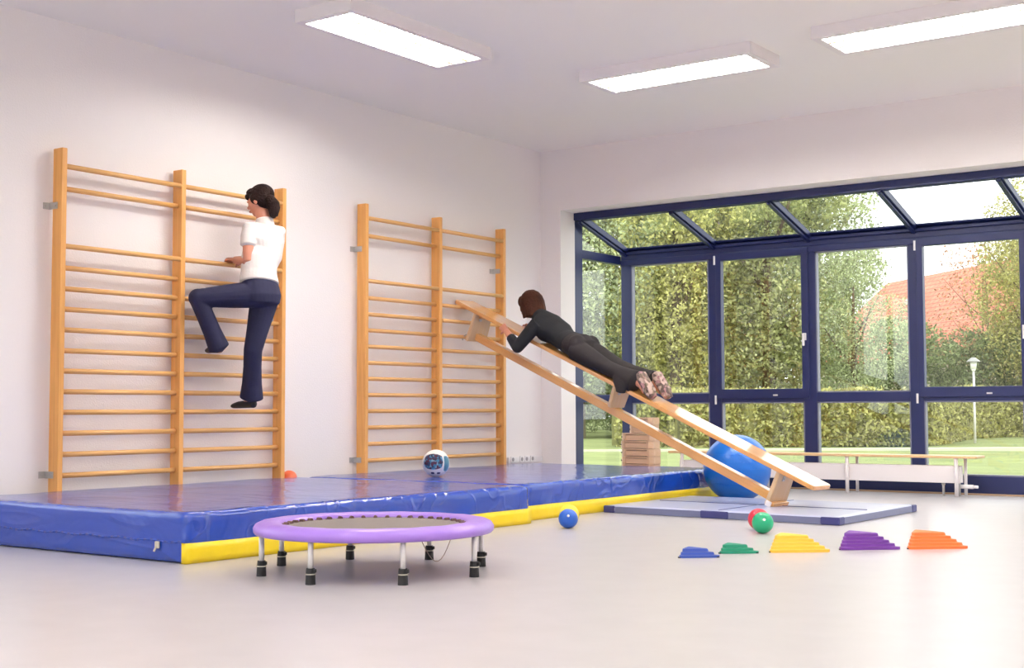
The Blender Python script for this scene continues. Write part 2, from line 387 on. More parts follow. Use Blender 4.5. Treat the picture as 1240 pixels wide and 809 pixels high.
def crash_mat(quad, label, seed, zipper):
    t = thing('crash_mat', (quad[1][0], quad[1][1], 0), label, 'gym mat', 'thick blue and yellow gym mats')
    ox, oy = quad[1]; Q = [(x-ox, y-oy) for x, y in quad]
    sx = quad[1][0]-quad[0][0]; sy = quad[2][1]-quad[1][1]
    bm = rbox(sx, sy, .257, .03, .04, .007, seed, 3.1); warp(bm, sx, sy, Q); obj('cover', bm, MW['vinyl_blue'], t, True)
    # yellow band along the room side
    sub = bmesh.new(); n = 60; g = []
    for i in range(n+1):
        b = i/n; p = Vector(Q[1])*(1-b)+Vector(Q[2])*b; row = []
        wv = .004*noise.noise(Vector((p.y*3, seed, 0)))
        for (dx, z) in ((-.03, .001), (.006, .001), (.009+wv, .03), (.010-wv, .07), (.008, .102), (-.03, .104)):
            row.append(sub.verts.new((p.x+dx, p.y, z+wv*.5 if z > .05 else z)))
        g.append(row)
    for i in range(n):
        for j in range(5): sub.faces.new((g[i][j], g[i+1][j], g[i+1][j+1], g[i][j+1]))
    sub.faces.new(g[0]); sub.faces.new(g[-1][::-1]); bmesh.ops.recalc_face_normals(sub, faces=sub.faces[:])
    tag(obj('side_band', sub, MW['vinyl_yellow'], t, True), 'bright yellow lower band')
    # welded seams (piping) along the top edge on the room side and the near end
    bm = nb(); N = 40
    p = [Vector((Q[0][0]*(1-k/N)+Q[1][0]*k/N, Q[0][1]*(1-k/N)+Q[1][1]*k/N-.004, .108+.004*math.sin(k*1.3))) for k in range(N+1)]
    tube(bm, p, .005, 6); obj('seam', bm, MW['vinyl_blue'], t, True)
    if zipper:
        bm = nb(); box(bm, (-.20, -.012, .088), (.03, .012, .035), bev=.004); cyl(bm, (-.20, -.016, .085), (-.215, -.02, .055), .005); obj('zip_pull', bm, MW['tape'], t)
    return t
crash_mat(((.14, 4.49), (2.25, 4.49), (2.32, 7.41), (.14, 7.41)), 'thick blue gym mat with yellow band, the one nearest the camera behind the trampoline', 1.7, True)
crash_mat(((.15, 7.47), (2.19, 7.47), (2.19, 10.50), (.15, 10.50)), 'thick blue gym mat with yellow band, the far one with the patterned ball on top', 9.1, False)

# folding mat
quad = ((2.235, 8.50), (4.11, 8.39), (4.13, 9.84), (2.235, 9.86))
t = thing('folding_mat', (2.235, 8.5, 0), 'thin grey-blue folding floor mat with navy corners under the sloping bench', 'gym mat')
Q = [(x-2.235, y-8.5) for x, y in quad]
bm = rbox(1.88, 1.4, .055, .008, .05, .0015, 3, 4); warp(bm, 1.88, 1.4, Q); obj('cover', bm, MW['vinyl_sheen'], t, True)
def onq(a, b): return Vector(Q[0])*(1-a)*(1-b)+Vector(Q[1])*a*(1-b)+Vector(Q[2])*a*b+Vector(Q[3])*(1-a)*b
def patch(a0, a1, b0, b1):
    bm = nb(); P = [onq(a0, b0), onq(a1, b0), onq(a1, b1), onq(a0, b1)]; prism(bm, [(p.x, p.y) for p in P], .002, .053, 'z', .004); return bm
sidem = vinyl('slate_vinyl_no_sheen', (112, 118, 152), .35, .1, .1, 0)  # darker tone painted on the mat sides, which show no window reflection
for (a0, a1, b0, b1) in ((.05, .44, -.002, .004), (.56, .93, -.002, .004), (.9965, 1.0012, .06, .94)):
    bm = nb(); P = [onq(a0, b0), onq(a1, b0), onq(a1, b1), onq(a0, b1)]; prism(bm, [(p.x, p.y) for p in P], .003, .049, 'z', .001); tag(obj('side_band', bm, sidem, t), 'mat side coloured darker, without the window sheen of the top')
for (a0, a1, b0, b1) in ((-.003, .05, -.003, .02), (.93, 1.003, -.003, .06), (.96, 1.003, .94, 1.004), (.44, .56, -.003, .02)):
    obj('corner_patch', patch(a0, a1, b0, b1), MW['vinyl_navy'], t)
for b in (.5,):
    bm = nb(); tube(bm, [tuple(onq(a/20, b))+(.0555,) for a in range(1, 20)], .003, 6); obj('fold_seam', bm, MW['vinyl_navy'], t)
bm = nb(); tube(bm, [tuple(onq(.5, b/20))+(.0555,) for b in range(1, 20)], .003, 6); obj('fold_seam', bm, MW['vinyl_navy'], t)
# ================================================================== TRAMPOLINE
tc = Vector((3.215, 4.82, 0))
t = thing('mini_trampoline', tc, 'round mini trampoline with purple rim and grey bounce mat standing on the floor', 'trampoline')
def ringmesh(prof, n=96):
    b = bmesh.new(); R = []
    for k in range(n):
        a = 2*PI*k/n; R.append([b.verts.new((r*math.cos(a), r*math.sin(a), z+.0008*math.sin(a*16)*(1 if z > .2 else 0))) for r, z in prof])
    for k in range(n):
        for j in range(len(prof)-1): b.faces.new((R[k][j], R[(k+1) % n][j], R[(k+1) % n][j+1], R[k][j+1]))
    bmesh.ops.recalc_face_normals(b, faces=b.faces[:]); return b
b_ = ringmesh([(.435, .222), (.44, .236), (.46, .243), (.50, .246), (.54, .243), (.562, .233), (.573, .216), (.571, .197), (.563, .188), (.55, .186), (.55, .192), (.56, .2), (.56, .21), (.54, .222), (.435, .222)])
obj('rim_pad', b_, MW['vinyl_lilac'], t, True)
b_ = ringmesh([(.530, .199), (.540, .192), (.552, .199), (.552, .212), (.540, .219), (.530, .212), (.530, .199)]); obj('frame', b_, MW['chrome'], t, True)
bm = nb(); t2 = bmesh.new(); bmesh.ops.create_cone(t2, cap_ends=True, segments=96, radius1=.425, radius2=.425, depth=.006)
for v in t2.verts: v.co.z += .218
merge(bm, t2); obj('bounce_mat', bm, MW['net'], t)
loopm = mat('brown_elastic', (92, 62, 58), .7)
for k in range(44):
    a = 2*PI*k/44; bm = nb(); cyl(bm, (.413*math.cos(a), .413*math.sin(a), .223), (.45*math.cos(a), .45*math.sin(a), .223), .010, n=8); obj('elastic_loop', bm, loopm, t)
leg0 = None
for k in range(8):
    a = math.radians(-35+45*k)
    lx, ly = .537*math.cos(a), .537*math.sin(a)
    bm = nb(); cyl(bm, (0, 0, .03), (0, 0, .20), .0125, n=16)
    lg = obj('leg', bm, MW['chrome'], t, True); lg.location = (lx, ly, 0)
    bm = nb(); cyl(bm, (0, 0, 0), (0, 0, .052), .023, .021, 14); cyl(bm, (0, 0, .05), (0, 0, .072), .021, .019, 14); box(bm, (.018, .0, .062), (.03, .012, .016), bev=.003)
    obj('rubber_foot', bm, MW['rubber'], lg)
    bm = nb(); cyl(bm, (0, 0, .044), (0, 0, .049), .0238, n=14); obj('foot_band', bm, MW['tape'], lg)
bm = nb(); P = [(.10+.22*k/12-.0, .50-.55*k/12, .19-.15*math.sin(PI*k/12)) for k in range(13)]
tube(bm, P, .002, 6)
obj('hanging_cord', bm, mat('thin_cord', (150, 130, 120), .6), t)

# ================================================================== BALLS
def ball(name, loc, r, m, label, squash=0, patches=None):
    bm = nb(); t2 = bmesh.new(); bmesh.ops.create_icosphere(t2, subdivisions=4, radius=r); merge(bm, t2)
    for v in bm.verts:
        if squash and v.co.z < -r+squash: v.co.z = -r+squash
    o = obj(name, bm, m, None, True); o.location = loc
    return tag(o, label, 'ball')
def ballmat(name, c, rough=.35): return mat(name, c, rough, spec=.5, var=.02, bump=.02, bscale=200)
def plug(o, r, c):
    bm = nb(); sph(bm, (0, 0, 0), .009, 10); q = obj('valve_plug', bm, c, o, True); q.location = Vector((.5, -.75, .35)).normalized()*(r-.003)
o = ball('play_ball', (2.735, 7.245, .063), .063, ballmat('blue_ball', (34, 92, 190)), 'small blue ball on the floor in front of the yellow ball'); plug(o, .063, MW['white'])
o = ball('play_ball', (2.60, 7.46, .068), .068, ballmat('yellow_ball', (246, 222, 60)), 'small yellow ball on the floor behind the blue ball'); plug(o, .068, MW['white'])
o = ball('play_ball', (3.925, 7.622, .066), .066, ballmat('green_ball', (28, 166, 118)), 'small green ball on the floor in front of the red ball'); plug(o, .066, MW['white'])
o = ball('play_ball', (3.80, 7.83, .068), .068, ballmat('red_ball', (200, 42, 66)), 'small red ball on the floor behind the green ball'); plug(o, .068, MW['white'])
ball('play_ball', (.072, 7.38, .243), .062, ballmat('orange_ball', (226, 110, 72)), 'orange ball half hidden between near gym mat and wall')
bo = ball('exercise_ball', (2.50, 10.19, .272), .282, mat('blue_exercise_ball', (6, 104, 200), .3, var=.03, coat=.1), 'large blue exercise ball behind the sloping bench', .010)
for k in range(5):
    bm = nb(); z = -.12+.06*k; R = math.sqrt(.282**2-z*z)+.0005; n = 64
    pts = [(R*math.cos(2*PI*i/n), R*math.sin(2*PI*i/n), z) for i in range(n+1)]; tube(bm, pts, .0014, 5)
    obj('ridge', bm, bo.data.materials[0], bo, True)

# patterned volleyball: white with a mottled blue-brown panel
vb = ball('volleyball', (1.083, 7.93, .257+.105), .104, mat('white_ball', (238, 232, 228), .4), 'white ball with mottled blue and brown panel on the far gym mat')
def cap_patch(center_dir, upd, wa, ha, r, m, parent, name, seg=14, rnd=.35):
    c = Vector(center_dir).normalized(); s = Vector(upd).cross(c).normalized(); uu = c.cross(s); b = bmesh.new(); g = []
    for i in range(seg+1):
        row = []
        for j in range(seg+1):
            x = -1+2*i/seg; y = -1+2*j/seg; X = x*math.sqrt(1-rnd*y*y/2)*wa; Y = y*math.sqrt(1-rnd*x*x/2)*ha
            p = (c+s*math.tan(X)+uu*math.tan(Y)).normalized()*r; row.append(b.verts.new(p))
        g.append(row)
    for i in range(seg):
        for j in range(seg): b.faces.new((g[i][j], g[i+1][j], g[i+1][j+1], g[i][j+1]))
    bmesh.ops.solidify(b, geom=b.faces[:], thickness=.0015); bmesh.ops.recalc_face_normals(b, faces=b.faces[:])
    return obj(name, b, m, parent, True)
def mottled():
    m = bpy.data.materials.new('mottled_panel'); m.use_nodes = True; nt = m.node_tree; b = nt.nodes['Principled BSDF']
    tc_ = nt.nodes.new('ShaderNodeTexCoord'); v = nt.nodes.new('ShaderNodeTexVoronoi'); v.inputs['Scale'].default_value = 62
    nt.links.new(tc_.outputs['Object'], v.inputs['Vector']); r = nt.nodes.new('ShaderNodeValToRGB'); r.color_ramp.interpolation = 'CONSTANT'
    cs = [(70, 90, 130), (110, 66, 90), (92, 160, 200), (62, 70, 100), (150, 190, 215), (96, 60, 84)]
    r.color_ramp.elements[0].color = lin(cs[0]); r.color_ramp.elements[1].position = .17; r.color_ramp.elements[1].color = lin(cs[1])
    for k in range(2, 6): e = r.color_ramp.elements.new(k/6); e.color = lin(cs[k])
    sp = nt.nodes.new('ShaderNodeSeparateColor'); nt.links.new(v.outputs['Color'], sp.inputs[0]); nt.links.new(sp.outputs[0], r.inputs['Fac'])
    nt.links.new(r.outputs['Color'], b.inputs['Base Color']); b.inputs['Roughness'].default_value = .45; return m
vc = Vector((7.48-1.08, -7.9, .45)).normalized(); vs = Vector((0, 0, 1)).cross(vc).normalized()
cap_patch(vc-vs*.26+Vector((0, 0, .14)), (0, 0, 1), .80, .62, .1045, mottled(), vb, 'mottled_panel')
lightblue = mat('light_blue_panel', (120, 178, 205), .4)
cap_patch(vc+vs*1.5-Vector((0, 0, .05)), (0, 0, 1), .35, .6, .1042, lightblue, vb, 'side_stripe')
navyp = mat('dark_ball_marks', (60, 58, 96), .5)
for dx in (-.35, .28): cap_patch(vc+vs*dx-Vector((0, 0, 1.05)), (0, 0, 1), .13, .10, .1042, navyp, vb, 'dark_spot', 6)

# ================================================================== STEPPING STONES
def stone(px, w, h, tiers, rgb, label, rz):
    """ridged three-cornered stepping stone"""
    t = bmesh.new(); base = [(-.5*w, -.40*w), (.5*w, -.30*w), (-.12*w, .52*w)]
    anchor = Vector((-.22*w, -.02*w)); 
    def contour(sc, sh):
        P = [(Vector(p)-anchor)*sc+anchor+Vector(sh) for p in base]; out = []
        for i in range(3):
            p = P[i]; a = (P[i-1]-p).normalized(); b = (P[(i+1) % 3]-p).normalized(); r = .13*w*sc
            for k in range(6):
                u = k/5; out.append((p+a*r*(1-u)**2+b*r*u**2+(a+b)*r*.18*u*(1-u)))
        return out
    rings = []; z = 0
    rings.append([t.verts.new((p.x, p.y, 0)) for p in contour(1, (0, 0))])
    for k in range(tiers):
        s = 1-.56*k/tiers; dz = h/tiers
        c = contour(s, (0, 0)); rings.append([t.verts.new((p.x, p.y, z+dz*.82)) for p in c])
        c2 = contour(s-.56/tiers*.85 if k < tiers-1 else s-.03, (0, 0)); rings.append([t.verts.new((p.x, p.y, z+dz)) for p in c2]); z += dz
    t.faces.new(rings[0][::-1]); t.faces.new(rings[-1]); n = len(rings[0])
    for a, b in zip(rings, rings[1:]):
        for i in range(n): t.faces.new((a[i], a[(i+1) % n], b[(i+1) % n], b[i]))
    bmesh.ops.recalc_face_normals(t, faces=t.faces[:])
    root = thing('stepping_stone', (px[0], px[1], 0), label, 'stepping stone', 'plastic stepping stones in a row on the floor', rz)
    obj('ridged_body', t, mat('stone_plastic', rgb, .38, spec=.4), root)
    bm = nb(); c = contour(.42, (0, 0))
    prism(bm, [(p.x, p.y) for p in c], h-.003, h+.0015); obj('top_tread', bm, mat('tread_plastic', tuple(min(255, int(v*1.04+6)) for v in rgb), .6, bump=.4, bscale=400), root)
    for p in contour(.93, (0, 0))[2::6]:
        bm = nb(); cyl(bm, (p.x, p.y, -.0), (p.x, p.y, .006), .012, n=10); obj('rubber_pad', bm, MW['rubber'], root)
RZ = math.radians(35.6)
stone((4.19, 6.26), .235, .045, 3, (58, 84, 168), 'low blue ridged stepping stone, leftmost of the row on the floor', RZ)
stone((4.27, 6.56), .235, .045, 3, (24, 134, 104), 'low green ridged stepping stone between blue and yellow ones', RZ)
stone((4.49, 6.83), .365, .087, 5, (250, 196, 74), 'tall yellow ridged stepping stone in the middle of the row', RZ)
stone((4.75, 7.17), .375, .087, 5, (112, 58, 152), 'tall purple ridged stepping stone between yellow and orange ones', RZ)
stone((5.04, 7.42), .375, .087, 5, (252, 124, 66), 'tall orange ridged stepping stone at the right end of the row', RZ)

# ================================================================== SLOPING BENCH
A0 = Vector((3.322, 9.007, .060)); U = Vector((.912, -.142, -.385)).normalized(); V = Vector((0, 0, 1)).cross(U).normalized(); Wn = U.cross(V)
BM = Matrix((U, V, Wn)).transposed().to_4x4(); BM.translation = A0
sb = thing('gym_bench', (0, 0, 0), 'long wooden gym bench sloping from wall bars down to grey-blue mat', 'bench'); sb.matrix_world = BM
bm = nb(); n = 8
# seat board with rounded ends
pts = []
for (cx, sgn) in ((.30, 1), (-3.75, -1)):
    for cy, s2 in ((.03, -1), (.24-.03, 1)) if sgn > 0 else ((.24-.03, 1), (.03, -1)):
        for k in range(5):
            a = PI/2*k/4
            if sgn > 0: ang = -PI/2+a if s2 < 0 else a
            else: ang = PI/2+a if s2 > 0 else PI+a
            pts.append((cx-sgn*.03+.03*math.cos(ang), cy+.03*math.sin(ang)))
prism(bm, pts, .262, .294, 'z', .005); obj('seat', bm, MW['benchwood'], sb)
bm = boxb((-3.47, .085, .012), (-.03, .155, .078), .006); obj('balance_beam', bm, MW['benchwood'], sb)
for uu in (-.02, -1.70, -3.46):
    bm = nb(); zb = .078 if uu == -1.70 else 0.0; prism(bm, [(0.0+(.03 if zb else 0), zb), (.24-(.03 if zb else 0), zb), (.225, .262), (.015, .262)], uu-.018, uu+.018, 'x', .004)
    lg = obj('leg', bm, MW['plywood'], sb)
    bm = boxb((uu+.018, .02, .0), (uu+.05, .22, .035), .004) if uu > -.1 else boxb((uu+.018, .06, .225), (uu+.045, .18, .262), .003)
    obj('foot_batten', bm, MW['benchwood'], lg)
    bm = nb(); box(bm, (uu+.021, .085, .215), (.008, .03, .04), bev=.002); cyl(bm, (uu+.02, .085, .215), (uu+.032, .085, .215), .006, n=10)
    obj('bracket', bm, MW['metal'], lg)
bm = nb()
for v_ in (.05, .19):
    tube(bm, [(-3.48, v_, .05), (-3.53, v_, .035), (-3.56, v_, .0), (-3.555, v_, -.025)], .006, 8)
tube(bm, [(-3.48, .05, .05), (-3.48, .19, .05)], .006, 8); obj('wall_hook', bm, MW['metal'], sb)
bm = nb(); box(bm, (.0, -.008, .02), (.045, .016, .04), bev=.003); obj('rubber_end', bm, MW['white'], sb)
def BP(u, v, w): return BM @ Vector((u, v, w))

# ================================================================== WINDOW BENCH + RADIATOR
t = thing('low_bench', (1.03, 11.66, 0), 'low bench with wooden top and white legs in front of the radiator', 'bench')
obj('bench_top', boxb((0, 0, .333), (3.02, .24, .356), .006), MW['railwood'], t)
for x in (.14, .95+.0, 1.84, 2.83):
    for y in (.03, .20):
        bm = nb(); cyl(bm, (x+(.03 if y > .1 else 0), y, 0), (x+(.03 if y > .1 else 0), y, .334), .0165 if y < .1 else .014, n=16); obj('leg', bm, MW['white'], t, True)
t = thing('radiator', (1.12, 11.73, .115), 'low white panel radiator behind the low bench under the window', 'radiator')
bm = boxb((0, 0, 0), (2.76, .012, .15), .003); obj('front_panel', bm, MW['white'], t)
bm = boxb((0, .075, 0), (2.76, .087, .15), .003)
obj('rear_panel', bm, MW['white'], t)
bm = nb()
for k in range(2): addb(bm, (.005+2.745*k, .012, .004), (.010+2.745*k, .075, .146))
addb(bm, (.01, .012, .142), (2.75, .075, .146)); obj('side_grille', bm, MW['white'], t)
bm = nb(); cyl(bm, (2.75, .045, -.03), (2.86, .045, -.03), .018); cyl(bm, (2.86, .045, -.03), (2.90, .045, -.03), .013); obj('thermostat_valve', bm, MW['plastic'], t, True)
for x in (.9, 2.60):
    bm = nb(); cyl(bm, (x, .045, -.115), (x, .045, .02), .011); cyl(bm, (x, .045, -.02), (x, .045, .005), .016); obj('pipe', bm, MW['metal'], t, True)
bm = nb(); tube(bm, [(2.74, .045, -.115), (2.74, .045, .01)], .010, 10); obj('pipe', bm, MW['metal'], t, True)

# wooden stack in the corner of the conservatory
def frame_box(x, y, z, w_, label):
    t = thing('wooden_step', (x, y, z), label, 'wooden step', 'wooden steps piled by the corner window')
    h = .076
    bm = nb(); c = .035
    prism(bm, [(0, c), (c, 0), (w_-c, 0), (w_, c), (w_, .20-c), (w_-c, .20), (c, .20), (0, .20-c)], h-.016, h-.002, 'z', .002); obj('top_board', bm, MW['stackwood'], t)
    bm = nb(); prism(bm, [(0, c), (c, 0), (c+.03, 0), (c+.03, .2), (c, .2), (0, .2-c)], 0, h-.016, 'z', .002); obj('side_board', bm, MW['stackwood'], t)
    bm = nb(); prism(bm, [(w_, c), (w_-c, 0), (w_-c-.03, 0), (w_-c-.03, .2), (w_-c, .2), (w_, .2-c)], 0, h-.016, 'z', .002); obj('side_board', bm, MW['stackwood'], t)
    obj('front_board', boxb((c+.03, .010, .004), (w_-c-.03, .190, h-.022)), MW['stackwood'], t)
    bm = nb(); cyl(bm, (.018, .012, .035), (.012, .004, .035), .006, n=10); obj('bolt', bm, MW['rubber'], t)
nm = ['bottom', 'second from bottom', 'third from bottom', 'fourth from bottom', 'fifth from bottom', 'sixth from bottom', 'seventh from bottom', 'second from top', 'topmost']
for k in range(9):
    w_ = .37 if k < 7 else .26
    frame_box(.64+(0 if k < 7 else .10)+.004*math.sin(k*2.3), 11.38+.003*math.cos(k*3.1), .0765*k, w_, 'pale wooden step in the pile by corner window, ' + nm[k])

# cable duct with sockets low on the left wall
t = thing('cable_duct', (0, 10.35, .255), 'white cable duct with sockets low on left wall beside corner', 'cable duct')
obj('trunk', boxb((0, 0, 0), (.022, .58, .055), .003), MW['plastic'], t)
for y in (.03, .18, .26, .36):
    bm = boxb((.022, y, .004), (.032, y+.062, .066), .004); s = obj('socket', bm, MW['plastic'], t)
    bm = nb(); cyl(bm, (.0325, y+.031, .034), (.0335, y+.031, .034), .019, n=16); obj('socket_well', bm, mat('grey_plastic', (150, 146, 150), .5), s)

# ================================================================== CEILING LAMPS
def ceiling_lamp(cx, cy, along_x, label, ln=1.36, wd=.40):
    t = thing('ceiling_lamp', (cx, cy, HZ), label, 'ceiling lamp', 'louvred fluorescent ceiling lamps', 0 if along_x else PI/2)
    h = .085; ol, ow = ln/2+.055, wd/2+.045
    bm = nb()
    addb(bm, (-ol, -ow, -.012), (ol, ow, 0))
    for s in (-1, 1):
        a, b = sorted((s*ow, s*wd/2)); addb(bm, (-ol, a, -h), (ol, b, -.0121))
        a, b = sorted((s*ol, s*(ln/2-.001))); addb(bm, (a, -wd/2, -h+.0005), (b, wd/2, -.0121))
    obj('housing', bm, MW['white'], t)
    obj('reflector', boxb((-ln/2, -wd/2, -.02), (ln/2, wd/2, -.012)), MW['white'], t)
    for y in (-wd/3, 0, wd/3):
        bm = nb(); cyl(bm, (-ln/2+.03, y, -.052), (ln/2-.03, y, -.052), .019, n=14); obj('tube', bm, MW['tube'], t, True)
    bm = nb()
    for y in (-wd/6, wd/6): addb(bm, (-ln/2, y-.006, -h+.002), (ln/2, y+.006, -.074))
    nL = 26
    for k in range(nL+1):
        x = -ln/2+ln*k/nL; addb(bm, (x-.0015, -wd/2, -h+.003), (x+.0015, wd/2, -.075))
    obj('louvre', bm, MW['louvre'], t)
    return t
MW['louvre'] = mat('gilt_louvre', (96, 74, 44), .4)
ceiling_lamp(1.66, 6.80, False, 'louvred fluorescent lamp on the ceiling, the left one parallel to the wall bars')
ceiling_lamp(2.77, 8.71, True, 'louvred fluorescent lamp on the ceiling, the middle one nearest the corner', 1.32)
ceiling_lamp(4.68, 8.66, True, 'louvred fluorescent lamp on the ceiling, cut by the right edge of the photo', 1.32, .43)
for (x, y, ax) in ((3.4, 2.4, False), (1.8, -.8, False), (6.6, 8.66, True), (8.6, 8.66, True), (5.2, 4.6, True), (8.2, 4.6, True), (5.2, .6, True), (8.2, .6, True)):  # extra unseen lamps, added to brighten the room
    ceiling_lamp(x, y, ax, 'louvred fluorescent lamp on the ceiling, added out of view to brighten the room')['group'] = 'added ceiling lamps out of view'

# ================================================================== OUTSIDE
bm = nb(); NG = 60; g = []
for i in range(NG+1):
    row = []
    for j in range(NG+1):
        x = -75+130*i/NG; y = 12.25+90*j/NG
        z = -.1+.06*noise.noise(Vector((x*.15, y*.15, 0)))*min(1, (y-12)/6)
        row.append(bm.verts.new((x, y, z)))
    g.append(row)
for i in range(NG):
    for j in range(NG): bm.faces.new((g[i][j], g[i+1][j], g[i+1][j+1], g[i][j+1]))
gx = structure('ground', bm, MW['grass'])
# grass beside the left of the building
structure('ground_side', boxb((-75, -10, -.3), (-.3, 12.25, -.1)), MW['grass'])
bm = nb(); prism(bm, [(-9, 20.5), (-8.9, 21.0), (3, 31.5), (3, 31.0)], -.12, -.045); tag(obj('garden_path', bm, mat('pale_paving', (206, 204, 180), .9)), 'pale narrow path crossing the lawn outside', 'path'); 

def leafmat(name, rgb, var=.5, sc=.9):
    m = bpy.data.materials.new(name); m.use_nodes = True; nt = m.node_tree; b = nt.nodes['Principled BSDF']
    b.inputs['Roughness'].default_value = .7; b.inputs['Specular IOR Level'].default_value = .3
    gi = nt.nodes.new('ShaderNodeNewGeometry'); r = nt.nodes.new('ShaderNodeValToRGB'); c = lin(rgb)
    r.color_ramp.elements[0].color = (c[0]*(1-var), c[1]*(1-var), c[2]*(1-var), 1); r.color_ramp.elements[1].color = (min(1, c[0]*(1+var)), min(1, c[1]*(1+var)), c[2]*(1+var*.6), 1)
    nt.links.new(gi.outputs['Random Per Island'], r.inputs['Fac']); nt.links.new(r.outputs['Color'], b.inputs['Base Color'])
    tl = nt.nodes.new('ShaderNodeBsdfTranslucent'); nt.links.new(r.outputs['Color'], tl.inputs[0])
    mx = nt.nodes.new('ShaderNodeMixShader'); mx.inputs[0].default_value = .3; out = nt.nodes['Material Output']
    nt.links.new(b.outputs[0], mx.inputs[1]); nt.links.new(tl.outputs[0], mx.inputs[2]); nt.links.new(mx.outputs[0], out.inputs[0])
    return m
LM = {'olive': leafmat('olive_leaves', (176, 178, 134)), 'grey': leafmat('grey_green_leaves', (188, 196, 162)), 'yellow': leafmat('yellow_green_leaves', (196, 192, 134)),
      'dark': leafmat('dark_leaves', (150, 162, 122)), 'rust': leafmat('rusty_leaves', (196, 150, 124)), 'hedge': leafmat('hedge_leaves', (184, 182, 128), .6)}
BARK = mat('bark', (112, 96, 80), .9, bump=.6, bscale=12)
def leaves(rnd, pts, size):
    vs = []; fs = []
    for p in pts:
        a = Vector((rnd.gauss(0, 1), rnd.gauss(0, 1), rnd.gauss(0, 1))).normalized(); b = a.orthogonal().normalized(); b.rotate(Matrix.Rotation(rnd.random()*6.28, 3, a)); c = a.cross(b)
        s = size*rnd.uniform(.6, 1.3); i = len(vs)
        vs += [p-b*s, p-c*s*.55, p+b*s, p+c*s*.55]; fs.append((i, i+1, i+2, i+3))
    return vs, fs
def crown_pts(rnd, blobs, dens):
    pts = []
    for (c, r) in blobs:
        for _ in range(int(dens*r[0]*r[2]*4)):
            d = Vector((rnd.gauss(0, 1), rnd.gauss(0, 1), rnd.gauss(0, 1))).normalized(); k = rnd.uniform(.62, 1.1)*(1+.35*noise.noise(Vector(d)*2.5+Vector(c)))
            pts.append(Vector(c)+Vector((d.x*r[0]*k, d.y*r[1]*k, d.z*r[2]*k)))
    return pts
CR = {}
def crown_mesh(key, m, seed, h, wd, dens=330, size=.062, sparse=False):
    rnd = random.Random(seed); blobs = []
    n = 13
    for k in range(n):
        z = h*(.16+.78*k/(n-1)); ww = wd*(math.sin(PI*min(1, .22+.78*(1-k/(n-1))))*.5+.25)
        blobs.append(((rnd.uniform(-ww, ww)*.8, rnd.uniform(-ww, ww)*.6, z), (wd*rnd.uniform(.34, .5), wd*.42, h*rnd.uniform(.12, .17))))
    pts = crown_pts(rnd, blobs, dens if not sparse else dens); vs, fs = leaves(rnd, pts, size)
    if False:
        core = bmesh.new()
        for c, r in blobs:
            t3 = bmesh.new(); bmesh.ops.create_icosphere(t3, subdivisions=2, radius=.55)
            for v in t3.verts:
                v.co = Vector((v.co.x*r[0], v.co.y*r[1], v.co.z*r[2]))+Vector(c)
            merge(core, t3)
        i0 = len(vs); core.verts.ensure_lookup_table()
        core.verts.index_update(); vs += [v.co.copy() for v in core.verts]; fs += [tuple(i0+v.index for v in f.verts) for f in core.faces]
        core.free()
    me = bpy.data.meshes.new('crown_'+key); me.from_pydata([tuple(v) for v in vs], [], fs); me.materials.append(m); return me
def trunk_mesh(h, f=1):
    bm = nb(); loft(bm, [((0, 0, -.1), .22*f, .22*f), ((.05, 0, h*.3), .17*f, .17*f), ((0, .05, h*.6), .10*f, .10*f), ((.05, 0, h*.9), .04*f, .04*f)], 10)
    for a in range(4):
        d = Vector((math.cos(a*1.7), math.sin(a*1.7), 0)); loft(bm, [(Vector((0, 0, h*(.3+.1*a))), .08*f, .08*f), (d*.8+Vector((0, 0, h*(.42+.1*a))), .05*f, .05*f), (d*1.5+Vector((0, 0, h*(.55+.1*a))), .02*f, .02*f)], 8)
    me = bpy.data.meshes.new('trunk'); bm.to_mesh(me); bm.free(); me.materials.append(BARK); return me
for key, mm, sd in (('olive', 'olive', 1), ('grey', 'grey', 2), ('yellow', 'yellow', 3), ('dark', 'dark', 4)): CR[key] = crown_mesh(key, LM[mm], sd, 9.0, 3.0)
CR['sparse'] = crown_mesh('sparse', LM['rust'], 7, 7.0, 2.4, 45, .055, True)
CR['bush'] = crown_mesh('bush', LM['dark'], 9, 2.4, 1.3, 900, .045)
CR['sparse_green'] = crown_mesh('sparse_green', LM['yellow'], 8, 9.0, 2.4, 75, .055, True)
TM = trunk_mesh(8.0); TM2 = trunk_mesh(6.5, .3)
def tree(key, x, y, s, rz, label, sz=None, name='tree'):
    t = thing(name, (x, y, -.1), label, 'tree' if name == 'tree' else 'shrub', 'trees beyond the hedge' if name == 'tree' else None, rz); t.scale = (s, s, sz or s)
    link('foliage', CR[key], None, t); link('trunk', TM2 if key.startswith('sparse') else TM, None, t) if name == 'tree' else None
    return t
